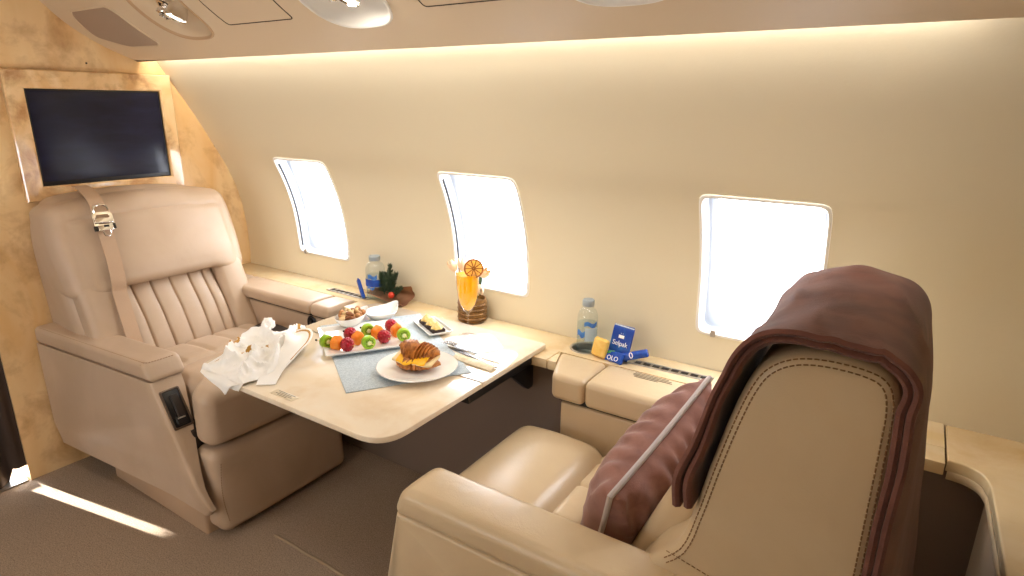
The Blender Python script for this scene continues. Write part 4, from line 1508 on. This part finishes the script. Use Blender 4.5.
grid_faces(bm, rows, closed_u=True); bm.faces.new(rows[0]); bm.faces.new(rows[-1])
bm.transform(rotz(math.radians(-38), (-1.095, 1.468, TZ + .0003)))
tag(obj('paper_doily', bm, 'lace', origin=(-1.095, 1.468, TZ)), 'white scalloped paper doily under the stemmed glass', 'doily')

# flute of orange juice
g = V((-1.145, 1.506, TZ + .0022))
root = thing('juice_flute', g, 'tall stemmed flute of bright orange juice on the lace doily', 'glass')
bm = B()
lathe(bm, [(.001, .0), (.034, .0005), (.0345, .0015), (.02, .0035), (.006, .008), (.0038, .016), (.0036, .07), (.0055, .082), (.014, .092), (.024, .108), (.031, .13), (.0355, .165), (.0385, .222), (.0375, .2225), (.0345, .165), (.03, .131), (.023, .110), (.013, .0945), (.001, .089)], g, 40, cap0=True, cap1=True)
obj('flute', bm, 'glass', root)
bm = B()
lathe(bm, [(.001, .0905), (.0125, .096), (.0222, .1115), (.0292, .132), (.0337, .165), (.0362, .210), (.0365, .2125), (.03, .2128), (.001, .2128)], g, 40, cap0=True, cap1=True)
obj('juice', bm, 'juice', root)
# dried orange slice on the rim, facing the camera side
oc = V((-1.118, 1.503, .905)); on = V((.62, -.78, .12)).normalized()
ox = on.cross(V((0, 0, 1))).normalized(); oy = on.cross(ox)
R = Matrix.Translation(oc) @ Matrix((ox, oy, on)).transposed().to_4x4()
root = thing('dried_orange_slice', oc, 'round dried orange slice perched on the rim of the juice glass', 'orange slice')
bm = B(); tube(bm, [(.0285 * math.cos(2 * PI * i / 40), .0285 * math.sin(2 * PI * i / 40), 0) for i in range(40)], .0028, 8, closed=True); bm.transform(R); obj('rind', bm, 'peel', root)
bm = B()
for i in range(10):
    t = 2 * PI * i / 10
    tube(bm, [(.001 * math.cos(t), .001 * math.sin(t), 0), (.027 * math.cos(t), .027 * math.sin(t), 0)], .0017, 6)
bm.transform(R); mb = obj('membrane', bm, 'membrane', root)
bm = B(); lathe(bm, [(.001, -.0006), (.0272, -.0006), (.0275, 0), (.0272, .0006), (.001, .0006)], seg=40, cap0=True, cap1=True); bm.transform(R); obj('pulp', bm, 'pulp', root)
bm = B()
for i in range(10):
    a0, a1 = 2 * PI * (i + .08) / 10, 2 * PI * (i + .92) / 10
    poly = [(.005 * math.cos((a0 + a1) / 2), .005 * math.sin((a0 + a1) / 2)), (.0245 * math.cos(a0), .0245 * math.sin(a0)), (.0255 * math.cos((a0 + a1) / 2), .0255 * math.sin((a0 + a1) / 2)), (.0245 * math.cos(a1), .0245 * math.sin(a1))]
    prism(bm, roundpoly(poly, .003, 3), -.0018, .0018, .0004, .0004, 2)
bm.transform(R); obj('segments', bm, 'pith', root)

# tulips in a foil wrapped pot on the ledge
vc = V((-1.262, 1.686, .6505))
bm = B()
prof = [(.001, 0), (.044, 0), (.05, .004)]
for i in range(9):
    z = .008 + .0085 * i
    prof += [(.052 + .0018 * (i % 2), z), (.0505, z + .0042)]
prof += [(.049, .086), (.046, .085), (.044, .07), (.001, .068)]
lathe(bm, prof, vc, 40, cap0=True, cap1=True)
bmesh.ops.scale(bm, verts=bm.verts, vec=(1, 1, 1), space=Matrix.Translation(-vc))
tag(obj('flower_pot', bm, 'basket', origin=vc), 'ribbed gold brown pot on the ledge behind the juice glass', 'pot')
def tulip(tip, base, label, r=.017, L=.048, lean=None, leaf=False):
    root = thing('tulip', base, label, 'tulip', 'pale tulips in the gold pot')
    tip = V(tip); base = V(base)
    ax = V(lean).normalized() if lean else (tip - base).normalized()
    bot = tip - ax * L
    bm = B(); tube(bm, catmull([base, base.lerp(bot, .5) + V((0, 0, .006)), bot], 6), .0028, 6); obj('stem', bm, 'leaf', root)
    Z = ax; X = Z.orthogonal().normalized(); Y = Z.cross(X)
    R = Matrix.Translation(bot) @ Matrix((X, Y, Z)).transposed().to_4x4()
    for k in range(5):
        a = 2 * PI * k / 5
        def fn(u, v):
            w = r * (math.sin(min(1, u * 1.15 + .06) * PI * .93) ** .7) * .95
            rad = r * (math.sin(PI * (u * .72 + .02)) ** .8)
            th = a + (v - .5) * 1.9 * (w / r)
            return (rad * math.cos(th), rad * math.sin(th), L * u)
        bm = B(); sheet(bm, fn, 12, 8, .0012); bm.transform(R); obj('petal', bm, 'petal', root)
    if leaf:
        def lf_(u, v):
            p = base.lerp(V(leaf), u) + V((0, -.004, .012 * math.sin(u * PI)))
            return p + V((.011 * (v - .5) * 2 * math.sin(PI * min(1, u * .95 + .05)), .003 * (2 * v - 1) ** 2, 0))
        bm = B(); sheet(bm, lf_, 14, 6, .0012); obj('leaf', bm, 'leaf', root)
vt = vc + V((0, 0, .072))
tulip((-1.352, 1.675, .862), vt + V((-.02, 0, 0)), 'pale tulip leaning furthest left above the pot, orange tinged at its tip', lean=(-.5, -.1, .85))
tulip((-1.318, 1.70, .870), vt + V((-.012, .006, 0)), 'upright peach tulip directly left of the dried orange slice', lean=(-.15, .1, 1))
tulip((-1.185, 1.675, .852), vt + V((.016, 0, 0)), 'peach tulip leaning to the right of the juice glass with dark green leaf', lean=(.75, -.05, .6), leaf=(-1.205, 1.668, .835))
tulip((-1.212, 1.662, .765), vt + V((.014, -.014, 0)), 'white tulip hanging low over the right side of the gold pot', lean=(.35, -.35, -.55), L=.045)

# crumpled linen napkin with golden stripes
def nap(u, v):
    A, Bq, C, D, E_ = V((-1.606, .862)), V((-1.425, .858)), V((-1.425, 1.055)), V((-1.655, 1.262)), V((-1.690, 1.08))
    left = A.lerp(E_, min(1, u * 1.05)); 
    right = Bq * (1 - u) ** 2 + C * 2 * u * (1 - u) * 1.0 + D * u * u
    right = right + (C - (Bq * .25 + C * .5 + D * .25)) * 4 * u * (1 - u) * .6
    p = left.lerp(right, v)
    n1 = noise.noise(V((p.x * 9 + 3, p.y * 13, 0)))
    rid = (1 - abs(noise.noise(V((p.x * 11 + p.y * 9, p.y * 5 - p.x * 4, 2.0))) * 2.6))
    rid2 = (1 - abs(noise.noise(V((p.x * 26 - p.y * 20, p.y * 17 + p.x * 10, 5.0))) * 2.4))
    edge = min(1, 6 * min(u + .02, 1.02 - u, v + .03, 1.03 - v))
    z = TZ + .004 + edge * (.016 + .014 * n1 + .030 * max(0, rid) ** 2 + .012 * max(0, rid2) ** 2) + .028 * gauss(u, .88, .16) * gauss(v, .10, .18)
    if p.y < .872:
        z -= (0.872 - p.y) * 1.5
    return (p.x + .006 * n1, p.y, max(z, TZ + .0025) if p.y > .868 else z)
bm = B()
def nmi(u, v):
    w = .006 * math.sin(u * 60)
    if abs(v - .90 - w) < .022 and u > .45: return 1
    if abs(v - .52 - w - .18 * (u - .4)) < .016 and .25 < u < .62: return 1
    if abs(v - .12 - w) < .014 and .15 < u < .6: return 1
    return 0
sheet(bm, nap, 110, 110, .0018, nmi)
# the corner hanging over the table's front edge
def hang(u, v):
    top = V((-1.602, .866, TZ + .004)).lerp(V((-1.425, .866, TZ + .004)), u)
    tipx = -1.475
    hgt = .042 * (1 - abs(u - .68) / (.68 if u < .68 else .32))
    y = .866 - .014 * math.sin(min(1, v * 2) * PI / 2)
    return (top.x + (tipx - top.x) * v * .25, y - .003 * math.sin(u * 9), top.z + .003 - hgt * v)
sheet(bm, hang, 24, 10, .0022)
# a bunched knob where the cloth is gathered
def knob(u, v):
    t = 2 * PI * u; ph = PI * (.06 + .72 * v)
    d_ = V((math.sin(ph) * math.cos(t), math.sin(ph) * math.sin(t), math.cos(ph)))
    r_ = .019 * (1 + .28 * noise.noise(d_ * 2.4 + V((4, 1, 0))) + .08 * math.sin(t * 5 + ph * 3))
    return V((-1.668, 1.135, .716)) + d_ * r_
sheet(bm, knob, 36, 16, .0022)
# folded tail curling back on the table
tl = catmull([(-1.56, 1.12, .700), (-1.50, 1.118, .722), (-1.448, 1.075, .722), (-1.432, 1.02, .700), (-1.415, .96, .680), (-1.372, .906, .6715)], 6)
def tail(u, v):
    k = u * (len(tl) - 1); i = min(int(k), len(tl) - 2); p = tl[i].lerp(tl[i + 1], k - i)
    d_ = (tl[i + 1] - tl[i]).normalized(); n_ = V((-d_.y, d_.x, 0)).normalized()
    w = .045 * (1 - .45 * u)
    q = p + n_ * (v - .5) * 2 * w + V((0, 0, .010 * math.sin(v * PI * 2 + 1) * (1 - u)))
    q.z = max(q.z, TZ + .003)
    return q
sheet(bm, tail, 36, 14, .0022, lambda u, v: 1 if (abs(v - .86) < .035 and u < .65) else 0)
tag(obj('napkin', bm, ['cloth', 'gold'], origin=(-1.56, 1.05, TZ)), 'crumpled white linen napkin with golden stripes on the table corner', 'napkin')

# ---- bottles
def bottle(c, h, r, label, lab, level):
    root = thing('water_bottle', c, label, 'bottle', 'small plastic water bottles')
    bm = B()
    prof = [(.001, .004), (r * .7, .001), (r * .93, .002), (r, .008)]
    for i in range(1, 5):
        z = .01 + (h * .56) * i / 5
        prof += [(r, z - .004), (r * .975, z), (r, z + .004)]
    prof += [(r, h * .62), (r * .985, h * .69), (r * .92, h * .755), (r * .80, h * .81), (r * .62, h * .850), (r * .50, h * .868), (r * .47, h * .875), (r * .56, h * .878), (r * .56, h * .888), (r * .46, h * .89), (r * .46, h * .985)]
    lathe(bm, prof, c, 32, cap0=True, cap1=True)
    obj('bottle_body', bm, 'pet', root)
    bm = B()
    lathe(bm, [(.001, .006), (r * .9, .006), (r * .95, .012), (r * .95, h * level - .001), (.001, h * level)], c, 28, cap0=True, cap1=True)
    obj('water', bm, 'water', root)
    bm = B()
    rows = []
    cr = r * .54
    for q, z in ((.2, h * .892), (1.0, h * .892), (1.04, h * .90), (1.04, h * .985), (.95, h), (.2, h)):
        rows.append([bm.verts.new(V(c) + V((cr * q * (1 + (.03 if i % 2 and q > .99 else 0)) * math.cos(2 * PI * i / 40), cr * q * (1 + (.03 if i % 2 and q > .99 else 0)) * math.sin(2 * PI * i / 40), z))) for i in range(40)])
    grid_faces(bm, rows, closed_u=True); bm.faces.new(rows[0]); bm.faces.new(rows[-1])
    obj('cap', bm, 'capgrey', root)
    for (t0, t1, z0, z1, mt, nm) in lab:
        def fn(u, v):
            t = t0 + (t1 - t0) * u
            z = z0 + (z1 - z0) * v + .004 * math.sin(u * 7) * (1 if nm == 'label_print' else 0)
            return V(c) + V(((r + .0009) * math.cos(t), (r + .0009) * math.sin(t), z))
        bm = B(); sheet(bm, fn, 14, 3, .0005); obj(nm, bm, mt, root)
T0 = math.atan2(-1.69, .80)      # bearing that faces the aisle seat
bottle((-1.738, 1.682, .6505), .174, .0385, 'clear water bottle with deep blue label beside the evergreen posy', [(T0 - 1.2, T0 + 1.5, .055, .084, 'navy', 'label'), (T0 - .5, T0 + .5, .085, .102, 'blue', 'label_print'), (T0 - .6, T0 + .2, .045, .055, 'blue', 'label_print')], .55)
bottle((-.802, 1.684, .6245), .190, .0328, 'clear water bottle standing in the cup holder beside the yellow packet', [(T0 - .3, T0 + 1.0, .108, .122, 'blue', 'label_print'), (T0 - 1.1, T0 - .2, .073, .092, 'blue', 'label_print'), (T0 - .2, T0 + 1.1, .06, .104, mat('pale_label', 'B9CEDD', .4), 'label')], .60)

# ---- evergreen posy in kraft paper and the blue bar leaning by the bottle
pr = V((-1.655, 1.685, .6505))
root = thing('evergreen_posy', pr, 'small fir posy with a red berry wrapped in brown kraft paper on the ledge', 'posy')
def wrap(u, v):
    t = -2.7 + 3.6 * v
    r_ = .016 + .042 * u + .006 * math.sin(v * 17 + u * 3) * u
    x = -.115 + .20 * u
    return pr + V((x, -.02 + r_ * 1.05 * math.cos(t) * .9, .030 + .010 * u + r_ * .62 * math.sin(t)))
bm = B(); sheet(bm, wrap, 18, 36, .0016)
for v in bm.verts: v.co.z = max(v.co.z, .6515)
obj('kraft_wrap', bm, 'kraft', root)
rnd = random.Random(2)
for bi, (d_, L, st) in enumerate((((.0, .05, 1), .118, (-.01, .0, .025)), ((-.15, .0, 1), .085, (-.03, -.01, .025)), ((.40, .0, .80), .10, (-.01, -.01, .03)), ((-.35, .1, .7), .08, (-.01, .01, .03)), ((.8, -.2, .45), .10, (.0, -.02, .03)))):
    d_ = V(d_).normalized(); s0 = pr + V(st)
    bm = B()
    tube(bm, [s0, s0 + d_ * L], [.0028, .001], 5)
    o1 = d_.orthogonal().normalized(); o2 = d_.cross(o1)
    for i in range(240):
        t = rnd.uniform(.1, 1.0); a = rnd.uniform(0, 2 * PI)
        p = s0 + d_ * L * t
        q = p + (o1 * math.cos(a) + o2 * math.sin(a)) * .021 * (1.15 - .75 * t) + d_ * .011
        tube(bm, [p, q], [.0014, .0007], 4)
    obj('fir_sprig', bm, 'fir', root)
bm = B(); ball(bm, .0125, seed=3, rough=.03); bm.transform(Matrix.Translation(pr + V((.045, -.050, .046)))); obj('berry', bm, 'berry', root)
def slab(name, c, xd, yd, w, h, t, mt, label, cat, group=None, parts=(), puff=.3):
    """flat packet: crimped ends and a soft middle"""
    Mx = frame_mat(c, xd, yd)
    root = thing(name, c, label, cat, group)
    bm = B()
    def fn(p):
        e = abs(p.y) / (h / 2)
        k = 1 - sm(.78, .97, e) * .85
        return (p.x, p.y + (.0012 * math.sin(p.x * 2200) if e > .97 else 0), p.z * k * (1 + puff * (1 - (p.x / (w / 2)) ** 2)))
    rbox(bm, (0, 0, 0), (w, h, t), min(t, w) * .3, (8, 18, 1), 3, fn)
    bm.transform(Mx)
    obj('wrapper', bm, mt, root)
    for (nm, body, sz, x, y, col, dz) in parts:
        text(nm, body, sz, Mx @ Matrix.Translation((x, y, t / 2 * (1 + puff) + .0006 + dz)), col, root)
    return root, Mx
slab('snack_bar', (-1.785, 1.644, .690), (.85, -.5, .35), (-.42, .06, .90), .026, .084, .011, 'navy', 'narrow dark blue wrapped bar leaning against the far water bottle', 'snack bar', 'blue snack packets')
# ---- packets in the second cup holder
slab('cheese_packet', (-.733, 1.640, .6815), (1, -.18, -.05), (.04, .25, 1), .050, .060, .020, 'cheese', 'small yellow foil packet standing between the near bottle and blue packet', 'packet', parts=())
sp, Mx = slab('tissue_packet', (-.678, 1.668, .7015), (1, -.22, .0), (.10, .30, 1), .074, .108, .007, 'navy2', 'upright blue tissue packet with white lettering on the ledge', 'packet', parts=(('lettering', 'Selpak', .0215, 0, -.004, 'white', .0002),), puff=.15)
bm = B(); rbox(bm, (0, .018, .0052), (.020, .010, .0006), .0003, (1, 1, 1), 1); 
for q in (-.004, .003): rbox(bm, (q, .028, .0046), (.002, .002, .0006), .0003, (1, 1, 1), 1, mi=0)
bm.transform(Mx); obj('logo_patch', bm, 'white', sp)
bm = B(); rbox(bm, (0, .0495, .0), (.072, .006, .0035), .001, (2, 1, 1), 1); bm.transform(Mx); obj('pale_top_edge', bm, mat('pale_edge', 'C8D4E4', .4), sp)
sp, Mx = slab('mint_packet', (-.684, 1.634, .664), (1, -.25, .06), (-.02, .45, .75), .068, .036, .012, 'navy', 'low blue and green packet in front of the upright tissue packet', 'packet', parts=(('lettering', 'OLO', .020, .002, -.006, 'white', .0003),))
bm = B(); rbox(bm, (-.015, .011, .007), (.034, .009, .0012), .0005, (4, 1, 1), 1, lambda p: (p.x, p.y + .003 * math.sin(p.x * 150), p.z)); bm.transform(Mx); obj('green_print', bm, 'green', sp)
cw = V((-.622, 1.652, .679)); dw = V((.9, .25, .30)).normalized()
root = thing('wafer_roll', cw, 'short blue wrapped roll with a white zero, right of the tissue packet', 'snack roll')
Z = dw; X = V((.25, -.9, .35)); X = (X - Z * X.dot(Z)).normalized(); Y = Z.cross(X)
R = Matrix.Translation(cw) @ Matrix((X, Y, Z)).transposed().to_4x4()
bm = B(); lathe(bm, [(.001, -.038), (.010, -.038), (.0125, -.035), (.0125, .035), (.010, .038), (.001, .038)], seg=24, cap0=True, cap1=True); bm.transform(R); obj('wrapper', bm, 'navy', root)
text('lettering', '0', .026, frame_mat(cw + X * .0129 - dw * .012, dw, X.cross(dw) if X.cross(dw).z > 0 else dw.cross(X)), 'white', root)
# ------------------------------------------------------------------ blanket over the near seat and the cushion on it
prof = [(-.222, .752), (-.226, .80), (-.212, .86), (-.196, .93), (-.176, .99), (-.153, 1.036), (-.116, 1.063), (-.07, 1.073), (-.003, 1.069), (.027, 1.051), (.040, 1.01), (.042, .93), (.0425, .80), (.043, .65), (.044, .46)]
pp = catmull([(a, 0, b) for a, b in prof], 5)
nn_ = []
for i in range(len(pp)):
    t = (pp[min(i + 1, len(pp) - 1)] - pp[max(0, i - 1)]).normalized()
    nn_.append(V((-t.z, 0, t.x)))
def lerpl(L, k):
    i = min(int(k), len(L) - 2)
    return L[i].lerp(L[i + 1], k - i)
YN, YF = .908, 1.352
LAY = [.0030, .0090, .0150, .0210]
cs = []
for k, d in enumerate(LAY):
    yn, yf = YN - .0015 * k, YF + .003 * k
    seq = [(yf - (yf - yn) * i / 14, d) for i in range(15)]
    if k % 2: seq.reverse()
    cs += seq
    if k < 3:
        y_e = yn if k % 2 == 0 else yf
        s_ = -1 if k % 2 == 0 else 1
        for a in (-.5, 0, .5):
            cs.append((y_e + s_ * .004 * math.cos(a * PI * .9), d + .003 + .0029 * math.sin(a * PI * .9)))
ncs = len(cs)
def blk(u, v):
    k = u * (len(pp) - 1)
    p = lerpl(pp, k); n_ = lerpl(nn_, k).normalized()
    j = min(int(v * (ncs - 1) + 1e-6), ncs - 1)
    y, d = cs[j]
    # soft rumples, larger over the top
    top = sm(.85, 1.05, p.z)
    w = .007 * top * max(0, noise.noise(V((p.x * 16, y * 5, 1.3))) + .25) + .004 * noise.noise(V((p.x * 9, y * 12, p.z * 9)))
    w += .0055 * sm(.80, 1.0, p.z) * max(0, 1 - abs(noise.noise(V((p.x * 7 + y * 3.2, y * 1.5 - p.x * 9, p.z * 4 + 2.0)))) * 6) ** 1.5
    lift = .012 * gauss(p.x, -.125, .045) * gauss(y, YN, .07) * top
    y2 = y + (.008 * noise.noise(V((p.x * 12, 0, p.z * 9 + 4))) + .006 * sm(.95, .72, p.z)) * (1 - (y - YN) / (YF - YN))
    fan = 1 + .55 * sm(.95, .76, p.z) * (1 if p.x < -.1 else 0)
    return V((p.x, y2, p.z)) + n_ * (d * fan + max(0, w) + lift) + V((((y - YN) / (YF - YN) * (.015 + .09 * (1.0 - p.z)) if u > .5 else 0) * sm(1.02, .9, p.z) - (.014 * gauss(y, YN, .022) * sm(1.05, 1.0, p.z) if u > .5 else 0), 0, 0))
bm = B()
sheet(bm, blk, 110, ncs - 1, .0052)
tag(obj('blanket', bm, 'plush', origin=(-.07, 1.13, 1.09)), 'folded brown plush blanket draped over the near seat back', 'blanket')

# velour cushion standing on the near seat
e1 = V((.055, .44, .098)).normalized()
e2 = V((.26, -.17, .95)); e2 = (e2 - e1 * e2.dot(e1)).normalized()
en = e1.cross(e2)
if en.x > 0: en = -en
pcn = V((-.372, 1.195, .708)) - e2 * .150
HU, HV, TT = .228, .163, .098
root = thing('throw_cushion', pcn, 'dusty brown velour cushion with grey corded edge on the near seat', 'cushion')
def pil(u, v, s):
    a, b = 2 * u - 1, 2 * v - 1
    x = a * (1 - .05 * (1 - b * b)); y = b * (1 - .07 * (1 - a * a))
    h = (max(0, 1 - a ** 2) ** .5 * max(0, 1 - b ** 2) ** .5) ** .75
    P = pcn + e1 * x * HU + e2 * y * HV
    # gathers running in from the corded seam
    g_ = .009 * (1 - h) ** 1.3 * h * 3.2 * math.sin(a * 26 + 3 * noise.noise(V((a * 2, b * 2, s * 3)))) * (1 if abs(b) > .25 else .3)
    w_ = .004 * noise.noise(V((a * 2.6, b * 3.5, s * 7)))
    return P + en * s * (h * TT + g_ + w_ * h)
bm = B()
N = 64
rt = []; 
G1 = [[bm.verts.new(pil(i / N, j / N, 1)) for j in range(N + 1)] for i in range(N + 1)]
G2 = [[(G1[i][j] if i in (0, N) or j in (0, N) else bm.verts.new(pil(i / N, j / N, -1))) for j in range(N + 1)] for i in range(N + 1)]
grid_faces(bm, G1); grid_faces(bm, G2)
obj('cover', bm, 'plush2', root)
per = [(i / 40, 0) for i in range(40)] + [(1, i / 30) for i in range(30)] + [(1 - i / 40, 1) for i in range(40)] + [(0, 1 - i / 30) for i in range(30)]
bm = B(); tube(bm, [pil(u, v, 1) for u, v in per], 0.0066, 8, closed=True); obj('corded_edge', bm, 'cord', root)
# ------------------------------------------------------------------ light: daylight through the windows, cove lamps, sun at the door
W = bpy.data.worlds.new('daylight'); SC.world = W
W.use_nodes = True
bg = W.node_tree.nodes['Background']
bg.inputs['Color'].default_value = lin('F6F9FF')
bg.inputs['Strength'].default_value = 17.0

def area(name, loc, direction, sx, sy, power, col='FFFFFF', portal=False, spread=PI):
    l = bpy.data.lights.new(name, 'AREA')
    l.shape = 'RECTANGLE'; l.size = sx; l.size_y = sy; l.energy = power
    l.color = lin(col)[:3]
    l.spread = spread
    o = bpy.data.objects.new(name, l)
    COL.objects.link(o)
    d = V(direction).normalized()
    z = -d; x = V((1, 0, 0)); x = (x - z * x.dot(z)).normalized(); y = z.cross(x)
    m = Matrix((x, y, z)).transposed().to_4x4()
    o.matrix_world = Matrix.Translation(loc) @ m
    l.cycles.is_portal = portal
    return o
for x in WX:
    p = WR(x, WZ); area('window_portal', p + V((0, .10, .02)), (0, -1, -.25), .32, .43, 1, portal=True)
for x in WXL:
    p = WL(x, WZ); area('window_portal', p + V((0, -.10, .02)), (0, 1, -.25), .32, .43, 1, portal=True)
# fluorescent cove strips hidden behind both valances
area('cove_strip', (-1.28, 1.385, 1.60), (0, .75, -.65), 2.66, .02, 18, 'FFFAF2')
area('cove_strip', (-1.28, 2 * YC - 1.385, 1.60), (0, -.75, -.65), 2.66, .02, 18, 'FFFAF2')
# unseen warm fill lights added along mid-ceiling to brighten the cabin
for x in (-1.9, -.8):
    area('ceiling_fill', (x, .5, 1.86), (0, 0, -1), .5, .18, 3.5, 'FFF8EE')
area('reading_lamp', LAMP2[0] + LAMP2[1] * .034, LAMP2[1] + V((.3, .6, .4)), .03, .03, .6, 'FFF4E2')
s = bpy.data.lights.new('sun', 'SUN'); s.energy = 120; s.angle = math.radians(.8); s.color = lin('FFF6E6')[:3]
so = bpy.data.objects.new('sun', s); COL.objects.link(so)
az, el = math.radians(10.5), math.radians(5)
d = V((math.cos(az) * math.cos(el), math.sin(az) * math.cos(el), -math.sin(el)))
so.rotation_euler = (-d).to_track_quat('Z', 'Y').to_euler()

# ------------------------------------------------------------------ camera
f, H = 614.5, 1.40
pi_, ya, ro = (math.radians(a) for a in (16.6, 32.94, -0.677))
fw = V((-math.sin(ya) * math.cos(pi_), math.cos(ya) * math.cos(pi_), -math.sin(pi_)))
r = V((math.cos(ya), math.sin(ya), 0)); dn = fw.cross(r)
X = r * math.cos(ro) + dn * math.sin(ro); D = -r * math.sin(ro) + dn * math.cos(ro)
cam = bpy.data.cameras.new('camera')
cam.sensor_width = 36; cam.lens = f / 1024 * 36
cam.clip_start = .02
co = bpy.data.objects.new('camera', cam); COL.objects.link(co)
m = Matrix((X, -D, -fw)).transposed().to_4x4(); m.translation = (0, 0, H)
co.matrix_world = m
SC.camera = co
SC.view_settings.view_transform = 'Standard'
SC.view_settings.look = 'None'
SC.view_settings.gamma = 1
SC.view_settings.use_curve_mapping = False
SC.view_settings.exposure = -0.27
SC.cycles.use_denoising = True
SC.cycles.max_bounces = 10
SC.cycles.diffuse_bounces = 6
SC.cycles.transparent_max_bounces = 16
SC.cycles.sample_clamp_indirect = 6
